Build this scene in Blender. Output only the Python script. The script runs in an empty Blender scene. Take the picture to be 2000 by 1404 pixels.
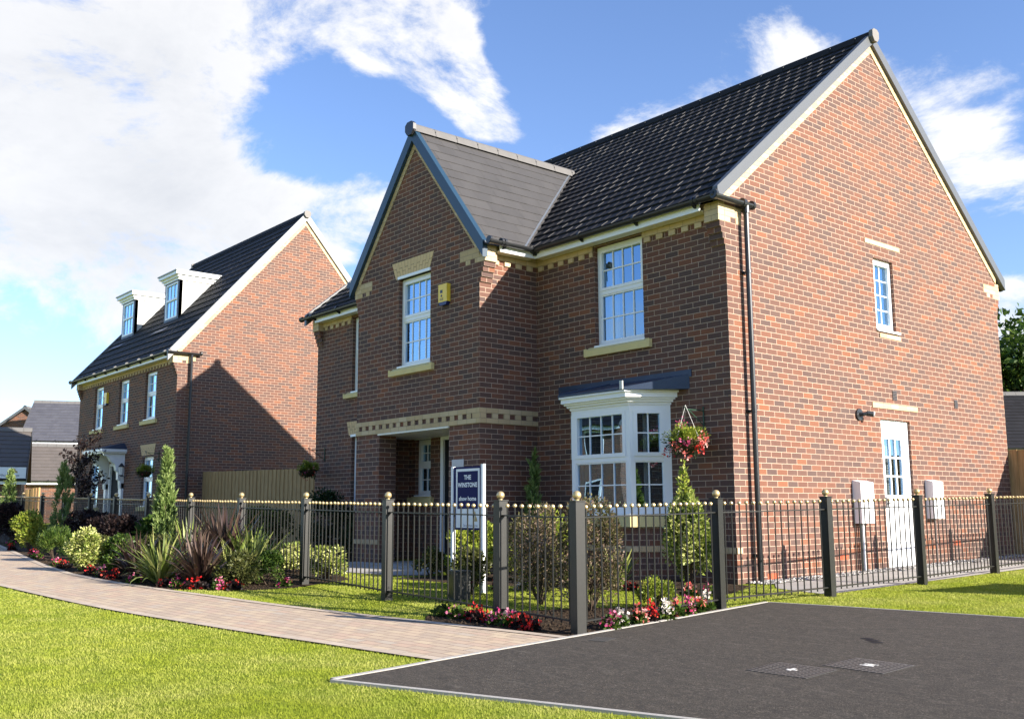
import bpy, bmesh, math, random
import numpy as np
from mathutils import Vector, Matrix
from mathutils.geometry import tessellate_polygon, delaunay_2d_cdt
random.seed(7); RNG=np.random.default_rng(11)
sc=bpy.context.scene; COL=sc.collection
R=math.radians
# ---------------------------------------------------------------- terrain
def G(x,y):
    x=max(-27.0,min(12.0,x)); y=max(-12.0,min(10.0,y))
    return 0.0837681-0.01132417*x+0.0136745*y+0.000135898*x*x+0.000631628*x*y+0.0000514916*y*y
# ---------------------------------------------------------------- materials
MATS={}
class NT:
    def __init__(s,name,world=False):
        if world: s.o=world; s.nt=world.node_tree
        else:
            s.o=bpy.data.materials.new(name); s.o.use_nodes=True; s.nt=s.o.node_tree
        s.nt.nodes.clear()
    def n(s,t,**k):
        nd=s.nt.nodes.new(t)
        for a,b in k.items():
            if a=='ins':
                for i,v in b.items():
                    if hasattr(v,'bl_rna') and isinstance(v,bpy.types.NodeSocket): s.nt.links.new(v,nd.inputs[i])
                    else: nd.inputs[i].default_value=v
            else: setattr(nd,a,b)
        return nd
    def math(s,op,a,b=0.0,c=None,clamp=False):
        nd=s.n('ShaderNodeMath',operation=op,use_clamp=clamp)
        for i,v in enumerate([a,b]+([c] if c is not None else [])):
            if isinstance(v,(int,float)): nd.inputs[i].default_value=v
            else: s.nt.links.new(v,nd.inputs[i])
        return nd.outputs[0]
    def mix(s,f,a,b,mode='MIX'):
        nd=s.n('ShaderNodeMix',data_type='RGBA',blend_type=mode)
        for i,v in ((0,f),(6,a),(7,b)):
            if isinstance(v,bpy.types.NodeSocket): s.nt.links.new(v,nd.inputs[i])
            elif i==0: nd.inputs[0].default_value=v
            else: nd.inputs[i].default_value=(*v,1) if len(v)==3 else v
        return nd.outputs[2]
    def noise(s,vec,scale,detail=3,rough=.55,dist=0):
        nd=s.n('ShaderNodeTexNoise'); nd.inputs['Scale'].default_value=scale; nd.inputs['Detail'].default_value=detail
        nd.inputs['Roughness'].default_value=rough; nd.inputs['Distortion'].default_value=dist
        if vec is not None: s.nt.links.new(vec,nd.inputs['Vector'])
        return nd.outputs['Fac']
    def ramp(s,f,stops,interp='LINEAR'):
        nd=s.n('ShaderNodeValToRGB'); cr=nd.color_ramp; cr.interpolation=interp
        while len(cr.elements)<len(stops): cr.elements.new(.5)
        for e,(p,c) in zip(cr.elements,stops):
            e.position=p; e.color=(*c,1) if len(c)==3 else c
        s.nt.links.new(f,nd.inputs[0]); return nd.outputs[0]
    def bsdf(s,col,rough=.7,spec=.5,metal=0,normal=None,**k):
        b=s.n('ShaderNodeBsdfPrincipled')
        for i,v in (('Base Color',col),('Roughness',rough),('Specular IOR Level',spec),('Metallic',metal)):
            if isinstance(v,bpy.types.NodeSocket): s.nt.links.new(v,b.inputs[i])
            elif i=='Base Color': b.inputs[i].default_value=(*v,1)
            else: b.inputs[i].default_value=v
        for kk,v in k.items(): b.inputs[kk].default_value=v
        if normal is not None: s.nt.links.new(normal,b.inputs['Normal'])
        return b.outputs[0]
    def bump(s,h,strength=.5,dist=.01):
        nd=s.n('ShaderNodeBump'); nd.inputs['Strength'].default_value=strength; nd.inputs['Distance'].default_value=dist
        s.nt.links.new(h,nd.inputs['Height']); return nd.outputs[0]
    def out(s,sh):
        o=s.n('ShaderNodeOutputMaterial'); s.nt.links.new(sh,o.inputs[0]); return s.o
    def uv(s): return s.n('ShaderNodeTexCoord').outputs['UV']
    def obj(s): return s.n('ShaderNodeTexCoord').outputs['Object']
    def pos(s): return s.n('ShaderNodeNewGeometry').outputs['Position']

def plain(name,col,rough=.5,spec=.5,metal=0,var=.12,vs=6,bump=0):
    t=NT(name); p=t.pos(); nz=t.noise(p,vs,4)
    c=t.mix(nz,tuple(v*(1-var) for v in col),tuple(min(1,v*(1+var)) for v in col))
    nm=t.bump(t.noise(p,vs*18,3),bump,.004) if bump else None
    return t.out(t.bsdf(c,rough,spec,metal,nm))
def brick(name,stops,mortar,bw=.225,bh=.075,ms=.0055,rough=.85,dirt=.22,offs=.5):
    t=NT(name); uv=t.uv()
    b=t.n('ShaderNodeTexBrick',ins={0:uv,'Color1':(0,0,0,1),'Color2':(1,1,1,1),'Mortar':(.5,.5,.5,1),'Scale':1.0,'Mortar Size':ms,'Mortar Smooth':.25,'Bias':0.0,'Brick Width':bw,'Row Height':bh})
    b.offset=offs
    col=t.ramp(b.outputs['Color'],stops)
    p=t.pos()
    col=t.mix(t.math('MULTIPLY',t.noise(p,28,4,.7),.6),col,(0.035,.025,.025),'MIX') if dirt>.3 else col
    big=t.noise(p,.9,3)
    fine=t.noise(p,60,4,.7)
    col=t.mix(t.math('MULTIPLY',fine,dirt*1.6),col,tuple(.3*c for c in stops[0][1]))
    mc=t.mix(fine,tuple(.85*c for c in mortar),tuple(min(1,1.12*c) for c in mortar))
    c=t.mix(b.outputs['Fac'],col,mc)
    c=t.mix(t.math('MULTIPLY',t.math('POWER',big,1.6),.5),c,(.11,.075,.062))
    c=t.mix(t.math('MULTIPLY',t.math('POWER',t.noise(p,2.6,5,.7),2.0),.35),c,(.20,.15,.125))
    h=t.math('ADD',t.math('MULTIPLY',t.math('SUBTRACT',1.0,b.outputs['Fac']),.8),t.math('MULTIPLY',fine,.35))
    return t.out(t.bsdf(c,rough,.25,0,t.bump(h,.55,.008)))
M={}
M['brick']=brick('red_multi_brick',[(0,(.092,.056,.050)),(.34,(.132,.064,.048)),(.66,(.172,.070,.045)),(.90,(.220,.079,.041)),(1,(.28,.098,.042))],(.53,.385,.285),ms=.0048)
M['buff']=brick('buff_brick',[(0,(.64,.47,.25)),(.5,(.70,.53,.30)),(1,(.77,.61,.38))],(.40,.30,.19),ms=.004,dirt=.1)
M['buffarch']=brick('buff_arch_brick',[(0,(.56,.44,.28)),(.5,(.64,.51,.33)),(1,(.70,.57,.38))],(.36,.29,.21),bw=.225,bh=.068,ms=.003,dirt=.1)
M['stone']=plain('cast_stone',(.70,.57,.27),.8,.2,0,.08,9,.3)
M['white']=plain('white_upvc',(.86,.87,.88),.28,.5,0,.02)
M['cream']=plain('cream_soffit',(.74,.71,.60),.4,.4,0,.03)
M['black']=plain('black_plastic',(.018,.019,.021),.32,.5,0,.1)
M['verge']=plain('grey_verge_plastic',(.085,.09,.095),.38,.5,0,.06)
M['lead']=plain('lead_sheet',(.04,.058,.098),.45,.4,.2,.2,5,.4)
M['tileedge']=plain('tile_cut_edge',(.11,.105,.10),.8,.1,0,.4,5)
M['valley']=plain('valley_mortar',(.55,.55,.52),.8,.2)
def tile(name,c1,c2,sp=.35,ro=.5):
    t=NT(name); uv=t.uv(); p=t.pos()
    w=t.n('ShaderNodeTexWhiteNoise',noise_dimensions='2D'); t.nt.links.new(uv,w.inputs['Vector'])
    c=t.mix(w.outputs['Value'],c1,c2)
    c=t.mix(t.math('MULTIPLY',t.noise(p,3,5,.65),.35),c,tuple(v*1.7 for v in c2))
    return t.out(t.bsdf(c,ro,sp,0,t.bump(t.noise(p,90,3),.25,.003)))
M['tile']=tile('dark_roof_tile',(.012,.0115,.0125),(.019,.0185,.0205),.15,.65)
M['tile2']=tile('slate_grey_tile',(.042,.040,.039),(.057,.054,.052),.35,.6)
M['tile3']=tile('grey_brown_tile',(.080,.070,.063),(.105,.09,.08),.3,.7)
M['ridge']=plain('ridge_tile',(.125,.12,.115),.7,.3,0,.15,8,.3)
M['ridgecap']=plain('ridge_end_cap',(.17,.16,.15),.6,.3)
def glassmat():
    t=NT('window_glass')
    fr=t.n('ShaderNodeFresnel',ins={'IOR':1.52}).outputs[0]
    f=t.math('ADD',t.math('MULTIPLY',fr,4.6),.15,clamp=True)
    tr=t.n('ShaderNodeBsdfTransparent',ins={0:(.78,.84,.86,1)}).outputs[0]
    p=t.obj(); nm=t.bump(t.noise(p,1.3,1),.06,.05)
    gl=t.n('ShaderNodeBsdfGlossy',ins={0:(.47,.73,1,1),'Roughness':.0,'Normal':nm}).outputs[0]
    m=t.n('ShaderNodeMixShader'); t.nt.links.new(f,m.inputs[0]); t.nt.links.new(tr,m.inputs[1]); t.nt.links.new(gl,m.inputs[2])
    return t.out(m.outputs[0])
M['glass']=glassmat()
def curtainmat(name,col,axis,scale):
    t=NT(name); p=t.pos()
    wv=t.n('ShaderNodeTexWave',wave_type='BANDS',bands_direction=axis,ins={'Scale':scale,'Distortion':.6,'Detail':1.0}); t.nt.links.new(p,wv.inputs['Vector'])
    c=t.mix(wv.outputs['Fac'],tuple(v*.75 for v in col),col)
    return t.out(t.bsdf(c,.9,.1,0,t.bump(wv.outputs['Fac'],.6,.02)))
M['curtain']=curtainmat('curtain_fabric',(.80,.84,.88),'X',9)
M['blind']=curtainmat('slatted_blind',(.75,.78,.80),'Z',8)
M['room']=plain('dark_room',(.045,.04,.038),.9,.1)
M['dark']=plain('dark_void',(.012,.012,.014),.7,.2)
M['yellow']=plain('yellow_plastic',(.88,.60,.05),.35,.5,0,.03)
M['navy']=plain('navy_plastic',(.012,.02,.11),.35)
M['signblue']=plain('sign_navy',(.010,.012,.085),.6,.15,0,.04)
M['signwhite']=plain('sign_white',(.80,.82,.86),.35,.5,0,.02)
M['tan']=plain('tan_emblem',(.42,.30,.12),.5)
M['iron']=plain('painted_iron',(.016,.016,.0135),.45,.4,0,.25,30,.1)
M['gold']=plain('gold_ball',(.55,.42,.21),.36,.5,.55,.12,20)
M['wood']=None
t=NT('fence_wood'); p=t.uv(); mp=t.n('ShaderNodeMapping'); mp.inputs['Scale'].default_value=(14,1.2,1); t.nt.links.new(p,mp.inputs[0])
M['wood']=t.out(t.bsdf(t.ramp(t.noise(mp.outputs[0],2.2,5,.6),[(.25,(.27,.17,.075)),(.5,(.40,.26,.12)),(.75,(.52,.36,.18))]),.8,.2))
M['metalgreen']=plain('green_bracket',(.02,.06,.035),.5)
M['chain']=plain('chain_metal',(.20,.20,.20),.5,.4,.6)
M['steel']=plain('steel_cover',(.085,.080,.074),.5,.5,.3,.3,20,.4)
M['spray']=plain('white_spray_paint',(.62,.60,.56),.8,.2,0,.15,60)
M['coir']=plain('basket_liner',(.06,.045,.025),.95,.1,0,.4,40,.8)
M['ventgrey']=plain('brown_vent',(.10,.07,.06),.6)
M['lampglass']=plain('lamp_glass',(.7,.7,.68),.1,.6)
M['stonebox']=plain('grey_plastic_box',(.035,.036,.034),.5)
M['render']=plain('grey_render',(.50,.50,.48),.8,.2,0,.06)
# ground materials
t=NT('lawn_grass'); p=t.pos()
n1=t.noise(p,1.1,4,.6); n2=t.noise(p,9,4,.7); n3=t.noise(p,140,3,.7)
c=t.ramp(t.math('ADD',t.math('MULTIPLY',n1,.55),t.math('MULTIPLY',n2,.45)),[(.3,(.20,.26,.018)),(.48,(.26,.32,.025)),(.6,(.31,.36,.04)),(.75,(.37,.37,.09))])
c=t.mix(t.math('MULTIPLY',n3,.5),c,(.10,.15,.010))
M['grass']=t.out(t.bsdf(c,.9,.1,0,t.bump(n3,1,.02)))
def leafmat(name,stops,trans=.35,rough=.5,spec=.3):
    t=NT(name); sx=t.n('ShaderNodeSeparateXYZ'); t.nt.links.new(t.uv(),sx.inputs[0])
    c=t.ramp(sx.outputs[0],stops)
    b=t.bsdf(c,rough,spec)
    tr=t.n('ShaderNodeBsdfTranslucent'); t.nt.links.new(c,tr.inputs[0])
    m=t.n('ShaderNodeMixShader'); m.inputs[0].default_value=trans
    t.nt.links.new(b,m.inputs[1]); t.nt.links.new(tr.outputs[0],m.inputs[2])
    return t.out(m.outputs[0])
t=NT('grass_blade'); sx=t.n('ShaderNodeSeparateXYZ'); t.nt.links.new(t.uv(),sx.inputs[0])
c=t.ramp(sx.outputs[0],[(0,(.25,.29,.032)),(.5,(.33,.37,.045)),(.85,(.39,.41,.07)),(1,(.46,.42,.15))]); p=t.pos()
c=t.mix(t.ramp(t.noise(p,1.3,5,.65),[(.40,(0,0,0)),(.72,(.75,.75,.75))]),c,(.50,.48,.17)); c=t.mix(t.ramp(t.noise(p,3.1,4,.6),[(.45,(0,0,0)),(.75,(.5,.5,.5))]),c,(.16,.25,.02))
tb=t.bsdf(c,.8,.05); tr=t.n('ShaderNodeBsdfTranslucent'); t.nt.links.new(c,tr.inputs[0]); m=t.n('ShaderNodeMixShader'); m.inputs[0].default_value=.4; t.nt.links.new(tb,m.inputs[1]); t.nt.links.new(tr.outputs[0],m.inputs[2]); M['blade']=t.out(m.outputs[0])
t=NT('block_paving'); uv=t.uv()
b=t.n('ShaderNodeTexBrick',ins={0:uv,'Color1':(0,0,0,1),'Color2':(1,1,1,1),'Mortar':(.5,.5,.5,1),'Scale':1.0,'Mortar Size':.004,'Mortar Smooth':.2,'Bias':0.0,'Brick Width':.20,'Row Height':.10}); b.offset=.4
c=t.ramp(b.outputs['Color'],[(0,(.42,.325,.235)),(.35,(.50,.38,.26)),(.6,(.56,.44,.29)),(.8,(.50,.345,.24)),(1,(.46,.39,.30))])
p=t.pos(); c=t.mix(t.math('MULTIPLY',t.noise(p,3,5,.6),.35),c,(.33,.29,.26)); fn=t.noise(p,120,3,.8)
c=t.mix(t.math('MULTIPLY',fn,.3),c,(.24,.20,.17))
c=t.mix(b.outputs['Fac'],c,(.14,.10,.08))
M['pave']=t.out(t.bsdf(c,.85,.2,0,t.bump(t.math('SUBTRACT',t.math('MULTIPLY',fn,.3),b.outputs['Fac']),.5,.006)))
t=NT('edge_paving'); uv=t.uv()
b=t.n('ShaderNodeTexBrick',ins={0:uv,'Color1':(0,0,0,1),'Color2':(1,1,1,1),'Mortar':(.5,.5,.5,1),'Scale':1.0,'Mortar Size':.003,'Brick Width':.2,'Row Height':.5})
c=t.mix(b.outputs['Color'],(.40,.33,.26),(.48,.40,.31)); c=t.mix(b.outputs['Fac'],c,(.16,.13,.11))
M['edge']=t.out(t.bsdf(c,.85,.2))
t=NT('asphalt'); p=t.pos(); g=t.noise(p,75,4,.9); g2=t.noise(p,6,5,.7); g3=t.noise(p,1.2,4,.6)
c=t.ramp(g,[(.34,(.009,.007,.005)),(.5,(.040,.033,.026)),(.58,(.11,.094,.076)),(.68,(.30,.26,.21))])
mp=t.n('ShaderNodeMapping'); mp.inputs['Scale'].default_value=(1.2,6,1); mp.inputs['Rotation'].default_value=(0,0,.55); t.nt.links.new(p,mp.inputs[0])
s1=t.ramp(t.noise(mp.outputs[0],2.0,6,.75),[(.55,(0,0,0)),(.68,(1,1,1))])
g4=t.noise(p,17,5,.8); c=t.mix(t.ramp(g4,[(.42,(0,0,0)),(.6,(.75,.75,.75))]),c,(.018,.016,.014)); c=t.mix(t.math('MULTIPLY',g2,.5),c,(.098,.084,.068)); c=t.mix(t.math('MULTIPLY',s1,.34),c,(.17,.15,.125)); c=t.mix(t.math('MULTIPLY',g3,.3),c,(.025,.024,.023))
M['asphalt']=t.out(t.bsdf(c,.9,.25,0,t.bump(g,.9,.01)))
t=NT('bed_soil'); p=t.pos(); g=t.noise(p,38,5,.75)
M['soil']=t.out(t.bsdf(t.ramp(g,[(.3,(.018,.012,.008)),(.55,(.065,.045,.03)),(.72,(.17,.13,.09))]),.95,.1,0,t.bump(g,1,.05)))
t=NT('pale_gravel'); p=t.pos(); v=t.n('ShaderNodeTexVoronoi',ins={'Scale':32.0}); t.nt.links.new(p,v.inputs['Vector'])
M['gravel']=t.out(t.bsdf(t.mix(v.outputs['Distance'],(.62,.60,.56),(.22,.21,.20)),.9,.2,0,t.bump(v.outputs['Distance'],1,.02)))
t=NT('paving_slab'); uv=t.uv()
b=t.n('ShaderNodeTexBrick',ins={0:uv,'Color1':(0,0,0,1),'Color2':(1,1,1,1),'Scale':1.0,'Mortar Size':.005,'Brick Width':.6,'Row Height':.45})
c=t.mix(b.outputs['Color'],(.36,.34,.31),(.45,.43,.39)); c=t.mix(b.outputs['Fac'],c,(.18,.17,.15))
M['slab']=t.out(t.bsdf(t.mix(t.math('MULTIPLY',t.noise(t.pos(),8,4),.3),c,(.25,.24,.22)),.85,.2))
M['concrete']=plain('concrete_edging',(.36,.34,.31),.85,.2,0,.15,25,.5)
# foliage
M['lf_green']=leafmat('leaf_green',[(0,(.02,.045,.008)),(.5,(.05,.10,.015)),(.85,(.11,.17,.025)),(1,(.19,.24,.05))])
M['lf_dark']=leafmat('leaf_dark',[(0,(.010,.022,.007)),(.6,(.025,.05,.014)),(1,(.06,.09,.02))])
M['lf_olive']=leafmat('leaf_olive',[(0,(.035,.045,.012)),(.5,(.085,.10,.025)),(1,(.19,.18,.06))])
M['lf_var']=leafmat('leaf_variegated',[(0,(.07,.12,.02)),(.35,(.20,.26,.04)),(.6,(.42,.45,.12)),(1,(.66,.65,.30))])
M['lf_lime']=leafmat('leaf_lime',[(0,(.06,.11,.012)),(.4,(.20,.27,.03)),(1,(.42,.43,.07))])
M['lf_conif']=leafmat('conifer_spray',[(0,(.05,.09,.022)),(.45,(.16,.24,.06)),(1,(.36,.44,.16))])
M['lf_purple']=leafmat('leaf_purple',[(0,(.010,.007,.007)),(.5,(.024,.014,.014)),(1,(.055,.033,.028))])
M['lf_mass']=leafmat('leaf_bronze_mix',[(0,(.06,.055,.025)),(.45,(.15,.15,.05)),(.7,(.20,.13,.09)),(1,(.40,.30,.22))])
M['ph_dark']=leafmat('phormium_bronze',[(0,(.03,.018,.016)),(.6,(.075,.045,.035)),(1,(.17,.12,.09))],.2,.35,.5)
M['ph_green']=leafmat('phormium_green',[(0,(.07,.10,.02)),(.5,(.20,.26,.05)),(1,(.46,.46,.17))],.3,.35,.5)
M['red']=leafmat('petal_red',[(0,(.38,.008,.012)),(.6,(.62,.02,.02)),(1,(.72,.09,.05))],.3)
M['pink']=leafmat('petal_pink',[(0,(.48,.02,.12)),(.6,(.68,.10,.25)),(1,(.8,.40,.48))],.3)
M['whitep']=leafmat('petal_white',[(0,(.65,.55,.50)),(1,(.80,.76,.68))],.3)
M['coral']=leafmat('petal_coral',[(0,(.62,.06,.05)),(.6,(.75,.20,.17)),(1,(.82,.55,.48))],.3)
M['bark']=plain('bark',(.085,.062,.045),.9,.1,0,.4,30,.8)
# ---------------------------------------------------------------- mesh helpers
class B:
    def __init__(s): s.v=[]; s.f=[]; s.uv=[]; s.mi=[]; s.mats=[]
    def m(s,mat):
        if mat not in s.mats: s.mats.append(mat)
        return s.mats.index(mat)
    def face(s,pts,uvs,mat):
        k=len(s.v); s.v+= [tuple(p) for p in pts]; s.f.append(tuple(range(k,k+len(pts)))); s.uv.append(uvs); s.mi.append(s.m(mat))
    def build(s,name,parent=None,smooth=False,origin=None,label=None,stuff=False):
        o0=Vector(parent.matrix_world.translation) if (parent is not None and origin is None) else Vector(origin or (0,0,0))
        if parent is not None and origin is None: o0=worldloc(parent)
        me=bpy.data.meshes.new(name)
        me.from_pydata([(a-o0.x,b-o0.y,c-o0.z) for a,b,c in s.v],[],s.f)
        uvl=me.uv_layers.new(name='UVMap'); flat=[c for u in s.uv for p in u for c in p]
        uvl.data.foreach_set('uv',flat)
        me.polygons.foreach_set('material_index',s.mi)
        if smooth: me.polygons.foreach_set('use_smooth',[True]*len(s.f))
        for m in s.mats: me.materials.append(M[m])
        me.update()
        o=bpy.data.objects.new(name,me); COL.objects.link(o)
        if parent is not None: o.parent=parent
        if origin is not None and parent is None: o.location=origin
        if label: o['label']=label
        if stuff: o['kind']='stuff'
        return o
def worldloc(o):
    v=Vector(o.location)
    while o.parent: o=o.parent; v=v+Vector(o.location)
    return v
class F:   # facade frame: a along wall, n outward, z up
    def __init__(s,O,u,n): s.O=Vector(O); s.u=Vector(u).normalized(); s.n=Vector(n).normalized(); s.fl=(s.u.cross(Vector((0,0,1)))).dot(s.n)<0
    def p(s,a,d,z): return s.O+s.u*a+s.n*d+Vector((0,0,z))
def box(b,fr,a0,a1,d0,d1,z0,z1,mat,us=1.0):
    P=fr.p
    if a0>a1:a0,a1=a1,a0
    if d0>d1:d0,d1=d1,d0
    c=[P(a0,d0,z0),P(a1,d0,z0),P(a1,d1,z0),P(a0,d1,z0),P(a0,d0,z1),P(a1,d0,z1),P(a1,d1,z1),P(a0,d1,z1)]
    fs=[((3,2,6,7),[(a0*us,z0),(a1*us,z0),(a1*us,z1),(a0*us,z1)]),((1,0,4,5),[(a1*us,z0),(a0*us,z0),(a0*us,z1),(a1*us,z1)]),
        ((2,1,5,6),[(d1,z0),(d0,z0),(d0,z1),(d1,z1)]),((0,3,7,4),[(d0,z0),(d1,z0),(d1,z1),(d0,z1)]),
        ((7,6,5,4),[(a0,d1),(a1,d1),(a1,d0),(a0,d0)]),((0,1,2,3),[(a0,d0),(a1,d0),(a1,d1),(a0,d1)])]
    for idx,uv in fs:
        pts=[c[i] for i in idx]
        if fr.fl: pts=pts[::-1]; uv=uv[::-1]
        b.face(pts,uv,mat)
def prism(b,fr,poly,d0,d1,mat,us=1.0,caps=True):
    """poly [(a,z)] CCW seen from outside, extruded along n between d0<d1"""
    n=len(poly)
    pts=[fr.p(a,d1,z) for a,z in poly]; uv=[(a*us,z) for a,z in poly]
    b.face(pts if not fr.fl else pts[::-1],uv if not fr.fl else uv[::-1],mat)
    pts=[fr.p(a,d0,z) for a,z in poly][::-1]; b.face(pts if not fr.fl else pts[::-1],uv[::-1] if not fr.fl else uv,mat)
    for i in range(n):
        a,z=poly[i]; a2,z2=poly[(i+1)%n]; L=math.hypot(a2-a,z2-z)
        q=[fr.p(a,d0,z),fr.p(a2,d0,z2),fr.p(a2,d1,z2),fr.p(a,d1,z)]; u=[(0,d0),(L,d0),(L,d1),(0,d1)]
        if abs(a2-a)<1e-6: u=[(d0,z),(d0,z2),(d1,z2),(d1,z)]
        b.face(q if not fr.fl else q[::-1],u if not fr.fl else u[::-1],mat)
def wall(b,fr,outline,holes,mat,us=1.0,rev=.16,d=0.0):
    loops=[[Vector((a,z,0)) for a,z in outline]]+[[Vector((h[0],h[2],0)),Vector((h[0],h[3],0)),Vector((h[1],h[3],0)),Vector((h[1],h[2],0))] for h in holes]
    pts=[p for l in loops for p in l]
    for tri in tessellate_polygon(loops):
        q=[pts[i] for i in tri]
        cr=(q[1].x-q[0].x)*(q[2].y-q[0].y)-(q[1].y-q[0].y)*(q[2].x-q[0].x)
        if cr<0: q=q[::-1]
        w=[fr.p(v.x,d,v.y) for v in q]; uv=[(v.x*us,v.y) for v in q]
        if fr.fl: w=w[::-1]; uv=uv[::-1]
        b.face(w,uv,mat)
    for a0,a1,z0,z1 in holes:
        for (p,q2) in (((a0,z0),(a0,z1)),((a0,z1),(a1,z1)),((a1,z1),(a1,z0)),((a1,z0),(a0,z0))):
            w=[fr.p(p[0],d,p[1]),fr.p(q2[0],d,q2[1]),fr.p(q2[0],d-rev,q2[1]),fr.p(p[0],d-rev,p[1])]
            uv=[(0,p[1]),(0,q2[1]),(rev,q2[1]),(rev,p[1])] if p[0]==q2[0] else [(p[0],0),(q2[0],0),(q2[0],rev),(p[0],rev)]
            b.face(w if not fr.fl else w[::-1],uv if not fr.fl else uv[::-1],mat)
def tube(b,pts,r,mat,seg=8,r1=None,cap=True):
    pts=[Vector(p) for p in pts]; n=len(pts); rings=[]
    up=None
    for i,p in enumerate(pts):
        t=(pts[min(i+1,n-1)]-pts[max(i-1,0)]).normalized()
        if up is None:
            up=Vector((0,0,1)) if abs(t.z)<.9 else Vector((1,0,0))
        x=t.cross(up).normalized(); y=x.cross(t).normalized(); up=y
        rr=r if r1 is None else r+(r1-r)*i/(n-1)
        rings.append([p+x*math.cos(2*math.pi*k/seg)*rr+y*math.sin(2*math.pi*k/seg)*rr for k in range(seg)])
    for i in range(n-1):
        for k in range(seg):
            k2=(k+1)%seg
            b.face([rings[i][k],rings[i][k2],rings[i+1][k2],rings[i+1][k]],[(k/seg,i),(k/seg+.1,i),(k/seg+.1,i+1),(k/seg,i+1)],mat)
    if cap:
        b.face(rings[0][::-1],[(0,0)]*seg,mat); b.face(rings[-1],[(0,0)]*seg,mat)
def sphere(b,c,r,mat,seg=14,rings=9,sz=1.0):
    c=Vector(c); g=[[c+Vector((r*math.sin(math.pi*i/rings)*math.cos(2*math.pi*k/seg),r*math.sin(math.pi*i/rings)*math.sin(2*math.pi*k/seg),r*sz*math.cos(math.pi*i/rings))) for k in range(seg)] for i in range(rings+1)]
    for i in range(rings):
        for k in range(seg):
            k2=(k+1)%seg
            if i==0: b.face([g[0][0],g[1][k],g[1][k2]],[(0,0)]*3,mat)
            elif i==rings-1: b.face([g[i][k],g[rings][0],g[i][k2]],[(0,0)]*3,mat)
            else: b.face([g[i][k],g[i+1][k],g[i+1][k2],g[i][k2]],[(0,0)]*4,mat)
def tag(o,label,cat=None,group=None):
    o['label']=label
    if cat:o['category']=cat
    if group:o['group']=group
    return o
def empty(name,loc,label,cat,group=None,rz=0):
    o=bpy.data.objects.new(name,None); COL.objects.link(o); o.location=loc; o.rotation_euler=(0,0,rz); o.empty_display_size=.2
    return tag(o,label,cat,group)
def copytree(o,loc,rz=None,label=None):
    c=o.copy(); COL.objects.link(c); c.location=loc
    if rz is not None: c.rotation_euler=(0,0,rz)
    if label: c['label']=label
    def rec(src,dst):
        for ch in src.children:
            k=ch.copy(); COL.objects.link(k); k.parent=dst; rec(ch,k)
    rec(o,c); return c
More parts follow.
